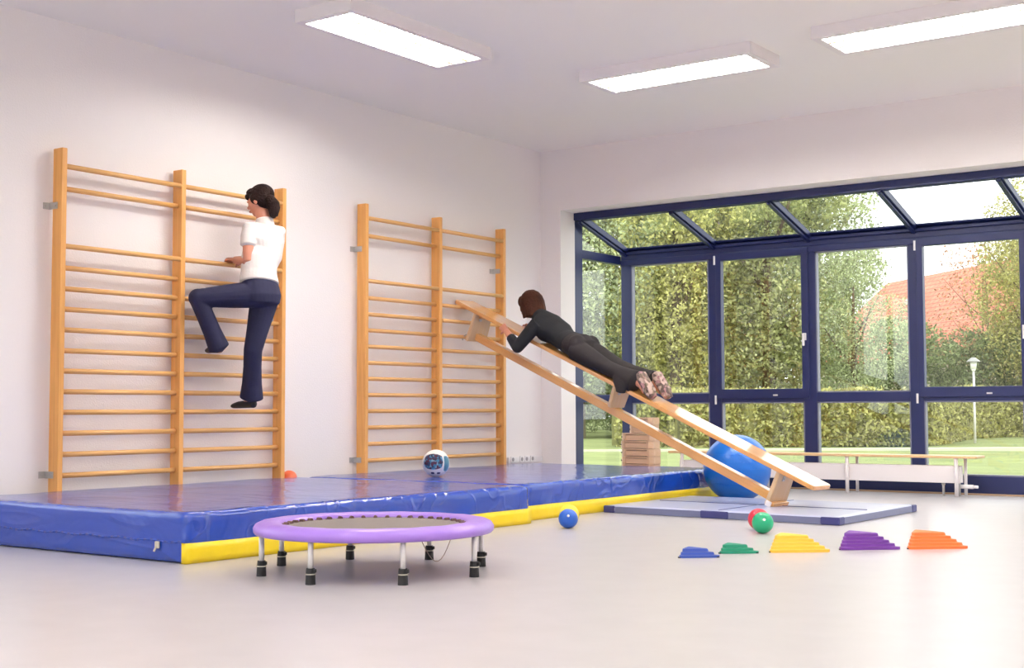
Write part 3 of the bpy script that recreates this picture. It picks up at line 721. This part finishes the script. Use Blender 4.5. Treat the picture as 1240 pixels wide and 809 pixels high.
# hedge (a closely grown row nobody could count: one object)
HP = [(-8.6, 26.8), (-7.3, 27.2), (-6.0, 28.1), (-4.65, 29.6), (-3.25, 31.3), (-4.3, 38.2), (-3.9, 41.6), (-1.8, 42.6), (4, 44.5), (14, 47)]
rnd = random.Random(5); pts = []; core = bmesh.new()
for a, b in zip(HP, HP[1:]):
    a = Vector(a).to_3d(); b = Vector(b).to_3d(); Ln = (b-a).length; d = (b-a)/Ln; nn = Vector((-d.y, d.x, 0)); hh = 1.25 if a.y < 33 else 1.4
    q = Matrix((d, nn, Vector((0, 0, 1)))).transposed().to_4x4(); q.translation = (a+b)/2
    box(core, (0, 0, hh/2-.2), (Ln+.3, .5, hh-.25), q)
    for _ in range(int(Ln*(2100 if a.y < 33 else 1300))):
        s = rnd.random()*Ln; z = rnd.random(); sd = rnd.choice((-1, -1, -1, 1)); w_ = .46+.14*noise.noise(Vector((s+a.x, z*4, 0))*1.3)
        if rnd.random() < .14: pts.append(a+d*s+nn*rnd.uniform(-w_, w_)+Vector((0, 0, hh-.12+.16*noise.noise(Vector((s*1.2+a.x, 0, 0)))+rnd.uniform(-.1, .1))))
        else: pts.append(a+d*s+nn*sd*w_*rnd.uniform(.8, 1.15)+Vector((0, 0, -.1+z*hh)))
vs, fs = leaves(rnd, pts, .062)
core.verts.index_update(); i0 = len(vs); vs += [v.co.copy() for v in core.verts]; fs += [tuple(i0+v.index for v in f.verts) for f in core.faces]; core.free()
me = bpy.data.meshes.new('hedge'); me.from_pydata([tuple(v) for v in vs], [], fs)
tag(link('hedge', me, LM['hedge']), 'long clipped leafy hedge across the lawn outside the windows', 'hedge', kind='stuff')

TR = [('grey', -18.3, 33.3, 1.15, 0, 'pale grey-green tree hidden at the far left behind the wall'),
      ('olive', -18.9, 37.8, 1.25, 1, 'olive green tree seen low through the left side glass'),
      ('grey', -14.24, 33.7, 1.15, 2, 'pale grey-green tree behind the side glass at the corner'),
      ('olive', -14.85, 38.2, 1.3, 3, 'olive green tree seen through the first fixed pane'),
      ('yellow', -11.33, 34.6, 1.05, 4, 'yellow-green tree between the first pane and the first sash'),
      ('grey', -13.31, 41.8, 1.35, 5, 'pale grey-green tree rising behind the first sash'),
      ('olive', -9.59, 37.1, 1.10, .6, 'olive green tree seen through the first opening sash'),
      ('grey', -10.2, 41.5, 1.12, 1.7, 'pale grey-green tree filling the second fixed pane'),
      ('grey', -6.9, 37.2, .62, 2.2, 'smaller grey-green tree at the right of the second fixed pane'),
      ('yellow', -3.7, 45.0, .80, 2.6, 'yellow-green tree at the right end beside the lamp post'),
      ('olive', .5, 46.0, .95, 3.3, 'olive green tree at the far right beyond the hedge'),
      ('sparse', -6.9, 50.5, 1.05, 4.4, 'thin rusty-leaved tree in front of the red tiled roof'),
      ('sparse_green', -3.9, 44.8, 1.12, 5.2, 'tall thin yellow-green tree above the right roof panes'),
      ('sparse', -8.6, 56.0, 1.15, 1.1, 'thin rusty-leaved tree poking above the ridge of roof')]
for a in TR: tree(*a)
for k, (x, y, s) in enumerate([(-7.29, 43.6, 1.5), (-6.2, 44.9, 1.35), (-5.1, 45.3, 1.45), (-2.9, 46.2, 1.6), (-16.2, 36.0, .8), (-19.3, 42.4, 1.0), (-21.4, 47.1, 1.2)]):
    lb = ['dark green shrub behind the hedge below left end of the roof', 'dark green shrub behind the hedge below middle of the roof', 'dark green shrub behind the hedge next to lamp post',
          'dark green shrub behind the hedge right of the lamp post', 'small dark shrub on the lawn seen through the side glass', 'dark shrub far over the lawn seen through the side glass', 'farthest dark shrub beyond the lawn at the left'][k]
    tree('bush', x, y, s, k*1.3, lb, name='shrub')
# distant belt of woodland behind everything
for k, (x, y) in enumerate([(-28, 48.4), (-25.1, 50.6), (-22.1, 52.8), (-19.0, 54.9), (-24, 42)]):
    tree(('grey', 'olive', 'dark', 'grey', 'olive')[k], x, y, 1.35, k*.9, ['leftmost tree of the distant belt of trees', 'second tree from the left in the distant belt', 'dark middle tree of the distant belt of trees', 'rightmost tree of the distant belt of trees', 'nearer olive tree of the distant belt at the left'][k])

# house with tiled roof
h1 = Vector((-17.25, 69.76, 0)); h2 = Vector((-5.94, 59.39, 0)); hd = (h2-h1).normalized(); hn = Vector((-hd.y, hd.x, 0))
if hn.y > 0: hn = -hn
def tiles():
    m = bpy.data.materials.new('clay_roof_tiles'); m.use_nodes = True; nt = m.node_tree; b = nt.nodes['Principled BSDF']; b.inputs['Roughness'].default_value = .8
    tc_ = nt.nodes.new('ShaderNodeTexCoord'); br = nt.nodes.new('ShaderNodeTexBrick'); br.inputs['Scale'].default_value = 1.0
    br.inputs['Color1'].default_value = lin((226, 140, 112)); br.inputs['Color2'].default_value = lin((212, 122, 96)); br.inputs['Mortar'].default_value = lin((170, 92, 74))
    br.inputs['Brick Width'].default_value = .45; br.inputs['Row Height'].default_value = .34; br.inputs['Mortar Size'].default_value = .035
    nt.links.new(tc_.outputs['Object'], br.inputs['Vector']); nt.links.new(br.outputs['Color'], b.inputs['Base Color']); return m
house = thing('house', (h1.x, h1.y, -.1), 'house with pale walls and red tiled roof beyond the trees', 'house')
HL = (h2-h1).length
q = Matrix((hd, Vector((0, 0, 1)).cross(hd), Vector((0, 0, 1)))).transposed().to_4x4(); sgn = 1 if (Vector((0, 0, 1)).cross(hd)).dot(hn) > 0 else -1
house.rotation_euler = q.to_euler()
bm = boxb((0, -4.5, 0), (HL, 4.5, 3.4)); prism(bm, [(-4.5, 3.4), (4.5, 3.4), (0, 7.3)], .0, HL, 'x'); obj('walls', bm, mat('render_wall', (226, 214, 200), .9), house)
for s in (-1, 1):
    ln = math.hypot(5.2, 4.55); bm = boxb((-.5, 0, 0), (HL+.5, ln, .12)); r = obj('roof', bm, None, house)
    r.data.materials.append(tiles()); r.location = (0, 0, 7.55)
    ang = math.atan2(-4.55, 5.2); r.rotation_euler = (ang, 0, 0) if s > 0 else (ang, 0, PI)
    if s < 0: r.location.x = HL
bm = nb(); cyl(bm, (6.0, -2.05, 5.95), (6.0, -2.35, 6.2), .38, n=24); cyl(bm, (6.0, 2.05, 5.95), (6.0, 2.35, 6.2), .38, n=24); obj('round_skylight', bm, mat('skylight', (214, 150, 140), .4), house)
for x in (2.5, 6, 10):
    for s in (-1, 1): obj('window', boxb((x, s*4.5-.03, 1.0), (x+1.2, s*4.5+.03, 2.3)), MW['frame'], house)

# lamp post
t = thing('street_lamp', (-2.43, 33.56, -.1), 'slim white garden lamp post standing in front of the hedge', 'lamp post')
bm = nb(); cyl(bm, (0, 0, 0), (0, 0, 1.78), .032, .026); obj('pole', bm, MW['white'], t, True)
bm = nb(); cyl(bm, (0, 0, 1.78), (0, 0, 1.84), .035, .06); cyl(bm, (0, 0, 1.84), (0, 0, 2.02), .065, .085); obj('lamp_glass', bm, mat('frosted_glass', (232, 232, 226), .3), t, True)
bm = nb(); cyl(bm, (0, 0, 2.03), (0, 0, 2.13), .17, .05, 24); cyl(bm, (0, 0, 2.02), (0, 0, 2.035), .17, .17, 24); obj('lamp_hat', bm, mat('grey_hat', (150, 150, 148), .5), t)

# ================================================================== PEOPLE
SK = mat('skin', (206, 140, 116), .5); HAIR1 = mat('dark_brown_hair', (34, 19, 17), .6, spec=.15, var=.3, vscale=60, bump=.6, bscale=90)
HAIR2 = mat('brown_hair', (60, 31, 19), .6, spec=.15, var=.25, vscale=60, bump=.6, bscale=90)
SHIRT = mat('white_cotton', (226, 219, 215), .85, bump=.35, bscale=9); NAVY = mat('navy_jersey', (30, 31, 62), .85, bump=.35, bscale=8)
BLACKT = mat('black_knit', (18, 19, 24), .85, bump=.4, bscale=10); BLACKP = mat('black_trousers', (32, 26, 28), .8, bump=.35, bscale=8)
SHOE = mat('black_shoe', (26, 24, 28), .5); EYE = mat('eye_white', (230, 225, 220), .3); IRIS = mat('dark_iris', (50, 34, 26), .3); LIP = mat('lips', (172, 92, 84), .5)
def head(bm, c, f, u, R=.078):
    """head volume: c centre of the skull, f forward, u up"""
    f = Vector(f).normalized(); u = Vector(u).normalized(); s = f.cross(u).normalized(); u = s.cross(f)
    q = Matrix((f, s, u)).transposed()
    def at(x, y, z): return Vector(c)+q @ Vector((x, y, z))
    k = R/.078
    def e(x, y, z, a, b, d): sph(bm, at(x*k, y*k, z*k), 1, 20, (a*k, b*k, d*k), q)
    e(-.012, 0, .022, .094, .074, .086); e(.022, 0, -.025, .066, .060, .080); e(.040, 0, -.075, .036, .036, .034)
    e(.094, 0, -.022, .016, .011, .014); e(.086, 0, -.002, .010, .008, .024)
    e(.080, 0, -.056, .014, .024, .010); e(.074, 0, .012, .014, .052, .010)
    for sd in (-1, 1): e(-.004, sd*.074, -.012, .018, .008, .030); e(.050, sd*.036, -.030, .026, .022, .022)
    return at, q, k
def face_parts(root, at, q, k):
    for sd in (-1, 1):
        bm = nb(); sph(bm, at(.074*k, sd*.030*k, -.004*k), .0125*k, 16); e = obj('eye', bm, EYE, root, True)
        bm = nb(); sph(bm, at(.0835*k, sd*.030*k, -.004*k), .0055*k, 12, (.6, 1, 1), q); obj('iris', bm, IRIS, e, True)
    bm = nb(); sph(bm, at(.090*k, 0, -.057*k), 1, 16, (.006*k, .020*k, .0065*k), q); obj('lips', bm, LIP, root, True)
def hand(bm, wr, pd, nrm, ln=.17, curl=1.0, side=1):
    """palm from the wrist along pd with the palm facing nrm, fingers curling towards nrm"""
    wr = Vector(wr); pd = Vector(pd).normalized(); nrm = Vector(nrm); nrm = (nrm-pd*nrm.dot(pd)).normalized(); sd = pd.cross(nrm).normalized()*side
    loft(bm, [(wr, .024, .018, sd), (wr+pd*.03, .030, .016, sd), (wr+pd*.07, .038, .014, sd), (wr+pd*.088, .036, .012, sd)], 14)
    for k, (o, l) in enumerate(((-.029, .070), (-.010, .080), (.010, .076), (.028, .060))):
        p = wr+pd*.080+sd*o; d = pd.copy(); P = [p]; ax = pd.cross(nrm).normalized()
        for j, fr in enumerate((.42, .33, .25)):
            ang = curl*(.45, .85, .75)[j]; d = (d*math.cos(ang)+nrm*math.sin(ang)*1.0).normalized() if j == 0 else (Matrix.Rotation(ang, 3, ax) @ d).normalized()
            P.append(P[-1]+d*l*fr)
        loft(bm, [(P[0], .0095, .0095), (P[1], .0088, .0088), (P[2], .0080, .0080), (P[3], .0068, .0068)], 10)
    p = wr+pd*.025-sd*.022; d1 = (pd*.6-sd*.7+nrm*.5).normalized(); d2 = (pd*.75-sd*.1+nrm*.65).normalized()
    loft(bm, [(p, .013, .013), (p+d1*.035, .0115, .0115), (p+d1*.035+d2*.028, .010, .010), (p+d1*.035+d2*.052, .008, .008)], 10)
V3 = Vector
# ---------- woman climbing the wall bars
wr = thing('person', (.40, 6.75, .78), 'woman in white short-sleeved shirt and navy trousers climbing the wall bars, seen from behind', 'person')
def rel(o): o.location = -V3((.40, 6.75, .78)); return o
X1 = (1, 0, 0); Y1 = (0, 1, 0)
HC = V3((.345, 6.785, 2.302)); hf = V3((-.93, -.30, -.28))
pelvis = V3((.445, 6.705, 1.62)); waist = V3((.42, 6.715, 1.76)); chest = V3((.395, 6.775, 1.95)); neck = V3((.405, 6.785, 2.135))
LS = V3((.395, 6.635, 2.075)); RS = V3((.395, 6.935, 2.085)); LE = V3((.425, 6.605, 1.835)); LW = V3((.205, 6.68, 1.868)); RE = V3((.30, 6.955, 1.86)); RW = V3((.200, 6.845, 1.885))
LH = V3((.45, 6.655, 1.60)); RH = V3((.445, 6.755, 1.60)); LK = V3((.215, 6.325, 1.565)); RK = V3((.39, 6.69, 1.20)); LA = V3((.265, 6.475, 1.225)); RA = V3((.30, 6.765, .865))
LT = V3((.085, 6.545, 1.197)); RT_ = V3((.085, 6.79, .798))
bm = nb(); at, q, kk = head(bm, HC, hf, (-.15, 0, 1))
loft(bm, [(neck-V3((0, 0, .03)), .062, .058, Y1), (neck+V3((-.015, 0, .04)), .052, .054, Y1), (HC-V3((-.01, 0, .05)), .048, .056, Y1)])
loft(bm, [(pelvis-V3((0, 0, .06)), .135, .105, Y1), (pelvis, .140, .105, Y1), (waist, .118, .085, Y1), (chest-V3((0, 0, .06)), .138, .098, Y1), (chest+V3((0, 0, .06)), .150, .098, Y1), (neck-V3((0, 0, .045)), .125, .07, Y1), (neck-V3((0, 0, .01)), .07, .055, Y1)], 24)
for s, e, w_ in ((LS, LE, LW), (RS, RE, RW)):
    loft(bm, [(s, .036, .036), (s.lerp(e, .4), .042, .044), (e, .036, .038)]); loft(bm, [(e, .037, .037), (e.lerp(w_, .3), .038, .038), (w_, .024, .026)])
hand(bm, LW, V3((.100, 6.715, 1.885))-LW, (-.1, 0, -1), side=1); hand(bm, RW, V3((.098, 6.83, 1.895))-RW, (-.1, 0, -1), side=-1)
for h_, k_, a_ in ((LH, LK, LA), (RH, RK, RA)):
    loft(bm, [(h_, .082, .085), (h_.lerp(k_, .5), .068, .07), (k_, .050, .052)]); loft(bm, [(k_, .052, .052), (k_.lerp(a_, .3), .052, .052), (a_, .032, .034)])
for a_, t_ in ((LA, LT), (RA, RT_)):
    d = (t_-a_); d.z = 0; d.normalize(); loft(bm, [(a_+V3((0, 0, .02)), .032, .034, Y1), (a_-V3((0, 0, .02))-d*.01, .030, .036, Y1)]); loft(bm, [(a_-V3((0, 0, .025))-d*.02, .026, .022, Y1), (t_+V3((0, 0, .006))-d*.06, .034, .020, Y1), (t_+V3((0, 0, .0)), .026, .014, Y1)])
rel(remesh(obj('body', bm, SK, wr, True), .0045, 3))
# hair: cap, ponytail
bm = nb()
def hairat(x, y, z): return HC+q @ V3((x, y, z))
sph(bm, hairat(-.026, 0, .034), 1, 24, (.098, .086, .086), q); sph(bm, hairat(-.045, 0, -.015), 1, 20, (.062, .080, .070), q); sph(bm, hairat(.035, 0, .075), 1, 16, (.05, .06, .036), q)
for sd in (-1, 1): sph(bm, hairat(-.012, sd*.058, .015), 1, 16, (.055, .028, .055), q)
sph(bm, hairat(.062, -.035, .045), 1, 14, (.024, .034, .026), q); sph(bm, hairat(.062, .035, .045), 1, 14, (.024, .034, .026), q)
for i in range(22):
    a = PI*(-.62+1.24*i/21); loft(bm, [(hairat(.045*math.cos(a*.3), .060*math.sin(a), .098-.03*abs(math.sin(a))), .009, .008), (hairat(-.03, .080*math.sin(a), .098*math.cos(a*.8)), .010, .009), (hairat(-.085, .058*math.sin(a), .05*math.cos(a)), .010, .009), (hairat(-.108, .02*math.sin(a), -.005), .008, .008)], 8)
rel(remesh(obj('hair', bm, HAIR1, wr, True), .004, 1))
bm = nb(); pb = hairat(-.112, .0, -.02)+V3((0, -.035, -.01))
loft(bm, [(hairat(-.085, .0, .01), .022, .022), (pb, .042, .040), (pb+V3((.028, .008, -.04)), .050, .050), (pb+V3((.034, .010, -.09)), .038, .038), (pb+V3((.030, .006, -.135)), .018, .018)], 18)
for k in range(6):
    a = k*1.05; loft(bm, [(pb+V3((.01, .01, -.02)), .016, .016), (pb+V3((.03+.03*math.cos(a), .015+.035*math.sin(a), -.06)), .016, .016), (pb+V3((.03+.022*math.cos(a), .012+.026*math.sin(a), -.115-.01*(k % 3))), .006, .006)], 8)
rel(remesh(obj('ponytail', bm, HAIR1, wr, True), .005, 2)); face_root = bpy.data.objects.new('face', None)
fr = wr
for o_ in (0,):
    n0 = len(wr.children); face_parts(wr, at, q, kk)
    for c in wr.children[n0:]:
        if c.name.startswith(('eye', 'lips')): c.location = -V3((.40, 6.75, .78))
bpy.data.objects.remove(face_root)
# shirt
bm = nb()
loft(bm, [(pelvis+V3((-.01, 0, .065)), .155, .125, Y1), (waist, .142, .112, Y1), (waist+V3((-.01, .01, .08)), .148, .110, Y1), (chest-V3((0, 0, .04)), .160, .116, Y1), (chest+V3((0, 0, .05)), .180, .116, Y1), (LS.lerp(RS, .5)+V3((0, 0, -.01)), .172, .092, Y1), (neck-V3((0, 0, .012)), .085, .066, Y1)], 30)
for s, e in ((LS, LE), (RS, RE)): loft(bm, [(s+(LS.lerp(RS, .5)-s)*.45-V3((0, 0, .012)), .050, .066, X1), (s-V3((0, 0, .006)), .056, .058, X1), (s.lerp(e, .22), .058, .058, X1), (s.lerp(e, .50), .060, .062, X1)], 20)
loft(bm, [(neck-V3((0, 0, .03)), .078, .070, Y1), (neck+V3((-.004, 0, .012)), .066, .066, Y1), (neck+V3((-.006, 0, .030)), .062, .064, Y1)], 20)
rel(remesh(obj('shirt', bm, SHIRT, wr, True), .0055, 5))
# trousers
bm = nb()
loft(bm, [(pelvis+V3((-.012, 0, .085)), .138, .105, Y1), (pelvis+V3((0, 0, .03)), .150, .118, Y1), (pelvis-V3((-.01, 0, .03)), .156, .128, Y1), (pelvis-V3((-.01, 0, .08)), .145, .118, Y1)], 28)
loft(bm, [(LH, .098, .098), (LH.lerp(LK, .4), .090, .088), (LH.lerp(LK, .8), .074, .072), (LK, .066, .064)], 20); sph(bm, LK, .067, 18)
d = (LA-LK).normalized(); loft(bm, [(LK+d*.01, .064, .064, Y1), (LK.lerp(LA, .35), .062, .064, Y1), (LK.lerp(LA, .7), .066, .064, Y1), (LA+d*.015, .078, .074, Y1)], 20)
loft(bm, [(RH+V3((0, 0, -.02)), .098, .104), (RH.lerp(RK, .3), .092, .096), (RH.lerp(RK, .7), .074, .078), (RK, .066, .068), (RK.lerp(RA, .35), .064, .068), (RK.lerp(RA, .7), .070, .074), (RA+V3((0, 0, -.005)), .080, .092)], 22)
rel(remesh(obj('trousers', bm, NAVY, wr, True), .006, 5))
bm = nb(); a_ = V3((.29, 6.335, 1.632)); prism(bm, [(0, 0), (.026, 0), (.013, .018)], 0, .003, 'z'); 
lg = obj('trouser_logo', bm, MW['white'], wr); qq = V3((.35, -.30, .9)).to_track_quat('Z', 'Y'); lg.rotation_euler = qq.to_euler(); lg.location = V3((.245, 6.335, 1.6330))-V3((.40, 6.75, .78))
for a_, t_ in ((LA, LT), (RA, RT_)):
    bm = nb(); d = (t_-a_); d.z = 0; d.normalize(); hl = a_-V3((0, 0, .034))-d*.03
    hl.z = t_.z+.018
    loft(bm, [(hl, .030, .030, Y1), (hl+d*.06, .034, .030, Y1), (t_-d*.07+V3((0, 0, .012)), .040, .026, Y1), (t_-d*.02+V3((0, 0, .006)), .038, .020, Y1), (t_+d*.005+V3((0, 0, .002)), .026, .014, Y1)], 18)
    rel(remesh(obj('shoe', bm, SHOE, wr, True), .005, 3))

# ---------- woman lying on the sloping bench
o2 = BP(-2.2, .12, .30)
w2 = thing('person', tuple(o2), 'woman in black top and black trousers lying face down on the sloping bench', 'person')
def rel2(o): o.location = -o2; return o
NW = Wn; SV = V
def b(u, v, w): return BP(u, v, w)
HC2 = b(-2.935, .115, .535); hf2 = V3((-.93, -.05, -.20)); 
pel = b(-2.24, .12, .395); wai = b(-2.44, .12, .395); che = b(-2.62, .12, .420); nk = b(-2.79, .115, .475)
sN = b(-2.66, -.035, .445); sF = b(-2.68, .275, .445); eN = b(-2.715, -.125, .215); wN = b(-2.93, -.085, .282); eF = b(-2.76, .345, .25); wF = b(-2.95, .30, .30)
hN = b(-2.22, .035, .385); hF = b(-2.22, .205, .385); kN = b(-1.85, .045, .365); kF = b(-1.86, .20, .375); aN = b(-1.52, .050, .375); aF = b(-1.485, .205, .390)
bm = nb(); at2, q2, k2 = head(bm, HC2, hf2, (0, 0, 1))
loft(bm, [(nk-U*-.03, .062, .058, SV), (nk.lerp(HC2, .45), .052, .054, SV), (HC2+V3((.02, 0, -.03)), .050, .056, SV)])
loft(bm, [(pel+U*.06, .145, .090, SV), (pel, .152, .095, SV), (wai, .118, .080, SV), (che+U*.05, .135, .092, SV), (che-U*.04, .145, .095, SV), (nk+U*.06-NW*.02, .12, .07, SV), (nk+U*.01, .065, .055, SV)], 24)
for s, e, w_ in ((sN, eN, wN), (sF, eF, wF)):
    loft(bm, [(s, .036, .036), (s.lerp(e, .4), .042, .044), (e, .036, .038)]); loft(bm, [(e, .037, .037), (e.lerp(w_, .3), .038, .038), (w_, .024, .026)])
hand(bm, wN, b(-3.06, -.050, .306)-wN, V*.9-NW*.5, side=-1, curl=.8); hand(bm, wF, b(-3.08, .265, .300)-wF, -V*.9-NW*.5, side=1, curl=.8)
for h_, k_, a_ in ((hN, kN, aN), (hF, kF, aF)):
    loft(bm, [(h_, .080, .080), (h_.lerp(k_, .5), .066, .068), (k_, .050, .050)]); loft(bm, [(k_, .052, .052), (k_.lerp(a_, .3), .052, .050), (a_, .032, .034)])
    loft(bm, [(a_, .032, .034, SV), (a_+U*.06-NW*.01, .034, .030, SV), (a_+U*.12-NW*.05, .036, .018, SV)])
rel2(remesh(obj('body', bm, SK, w2, True), .0045, 3))
bm = nb()
def h2(x, y, z): return HC2+q2 @ V3((x, y, z))
sph(bm, h2(-.020, 0, .030), 1, 24, (.104, .094, .092), q2); sph(bm, h2(-.040, 0, -.030), 1, 24, (.082, .092, .082), q2); sph(bm, h2(.052, 0, .060), 1, 16, (.040, .066, .038), q2)
for sd in (-1, 1): sph(bm, h2(.004, sd*.068, -.025), 1, 16, (.062, .026, .080), q2); sph(bm, h2(.045, sd*.056, .03), 1, 16, (.036, .026, .050), q2)
loft(bm, [(h2(-.030, 0, .03), .098, .092, SV), (h2(-.035, 0, -.03), .100, .092, SV), (h2(-.040, 0, -.075), .100, .086, SV), (h2(-.042, 0, -.105), .092, .076, SV)], 26)
def locks(bm, fn, n, rx, ry, zt, zb_, r, x0=-.02, front=2.1):
    for i in range(n):
        a = PI-front+2*front*i/(n-1); P = []
        for j in range(7):
            k = j/6; th = k*PI/2*.98; rad = math.sin(th) if k < .7 else 1.0+.02*math.sin(i*2.1); z = zt*math.cos(min(1, k/.7)*PI/2) if k < .7 else zb_*(k-.7)/.3
            rad = math.sin(min(1, k/.7)*PI/2) if k < .7 else rad
            P.append((fn(x0+rx*math.cos(a)*rad, ry*math.sin(a)*rad, z), r*(.7 if j in (0, 6) else 1), r*(.6 if j in (0, 6) else .85)))
        loft(bm, P, 8)
locks(bm, h2, 32, .104, .100, .120, -.118, .013)
rel2(remesh(obj('hair', bm, HAIR2, w2, True), .004, 1))
n0 = len(w2.children); face_parts(w2, at2, q2, k2)
for c in w2.children[n0:]:
    if c.name.startswith(('eye', 'lips')): c.location = -o2
bm = nb()
loft(bm, [(wai+U*.10, .150, .098, SV), (wai, .135, .092, SV), (che+U*.10, .150, .108, SV), (che, .175, .122, SV), (sN.lerp(sF, .5)-U*.03+NW*.005, .180, .104, SV), (nk+U*.03, .098, .080, SV), (nk-U*.03+NW*.01, .066, .066, SV)], 28)
for s, e, w_ in ((sN, eN, wN), (sF, eF, wF)):
    loft(bm, [(s.lerp(che, .3), .06, .065), (s, .064, .064), (s.lerp(e, .5), .058, .058), (e, .052, .052)], 18); sph(bm, e, .052, 16); loft(bm, [(e, .051, .051), (e.lerp(w_, .35), .046, .046), (e.lerp(w_, .62), .040, .040)], 18)
rel2(remesh(obj('long_sleeved_top', bm, BLACKT, w2, True), .0055, 5))
bm = nb()
loft(bm, [(wai+U*.09, .142, .095, SV), (pel-U*.06, .155, .105, SV), (pel+U*.0+NW*.01, .165, .112, SV), (pel+U*.07, .155, .10, SV)], 26)
for sd, h_ in ((-1, hN), (1, hF)): sph(bm, h_+NW*.045+U*.0, .082, 20)
for h_, k_, a_ in ((hN, kN, aN), (hF, kF, aF)):
    loft(bm, [(h_, .088, .092, SV), (h_.lerp(k_, .4), .080, .086, SV), (h_.lerp(k_, .8), .066, .070, SV), (k_, .062, .064, SV), (k_.lerp(a_, .4), .062, .064, SV), (k_.lerp(a_, .75)-NW*.008, .076, .084, SV), (a_-U*.01-NW*.012, .084, .104, SV)], 22)
# loose near hem hanging over the edge of the seat
loft(bm, [(kN.lerp(aN, .45)-V*.035-NW*.02, .030, .05, SV), (kN.lerp(aN, .75)-V*.062-NW*.07, .024, .07, SV), (aN-U*.07-V*.072-NW*.125, .016, .05, SV)], 16)
rel2(remesh(obj('trousers', bm, BLACKP, w2, True), .006, 5))
def shoe_mottle():
    m = bpy.data.materials.new('patterned_shoe_sole'); m.use_nodes = True; nt = m.node_tree; bb = nt.nodes['Principled BSDF']
    tc_ = nt.nodes.new('ShaderNodeTexCoord'); v = nt.nodes.new('ShaderNodeTexVoronoi'); v.inputs['Scale'].default_value = 38
    nt.links.new(tc_.outputs['Object'], v.inputs['Vector']); sp = nt.nodes.new('ShaderNodeSeparateColor'); r = nt.nodes.new('ShaderNodeValToRGB'); r.color_ramp.interpolation = 'CONSTANT'
    r.color_ramp.elements[0].color = lin((96, 78, 76)); r.color_ramp.elements[1].position = .3; r.color_ramp.elements[1].color = lin((186, 160, 150))
    e = r.color_ramp.elements.new(.6); e.color = lin((160, 118, 122)); e = r.color_ramp.elements.new(.8); e.color = lin((128, 112, 96))
    nt.links.new(v.outputs['Color'], sp.inputs[0]); nt.links.new(sp.outputs[0], r.inputs['Fac']); nt.links.new(r.outputs['Color'], bb.inputs['Base Color']); bb.inputs['Roughness'].default_value = .7
    return m
SM = shoe_mottle()
for a_, sp_ in ((aN, -1), (aF, 1)):
    heel = a_+U*.01+NW*.070; toe = a_+U*.195-NW*.062; dr = (toe-heel).normalized(); up_ = dr.cross(SV).normalized()
    bm = nb()
    loft(bm, [(heel-dr*.005, .038, .038, SV), (heel+dr*.05-U*.012, .040, .044, SV), (heel.lerp(toe, .5)-U*.010, .046, .036, SV), (heel.lerp(toe, .85)-U*.006, .053, .030, SV), (toe, .042, .022, SV)], 20)
    s = rel2(remesh(obj('shoe', bm, SM, w2, True), .005, 3))
    bm = nb(); off = (U*.6+NW*.75).normalized()*.026
    loft(bm, [(heel+off*1.1, .036, .010, SV), (heel.lerp(toe, .3)+off*1.25, .038, .010, SV), (heel.lerp(toe, .7)+off*1.2, .052, .010, SV), (toe+off*.65, .040, .009, SV)], 18)
    obj('sole', bm, SM, s, True)
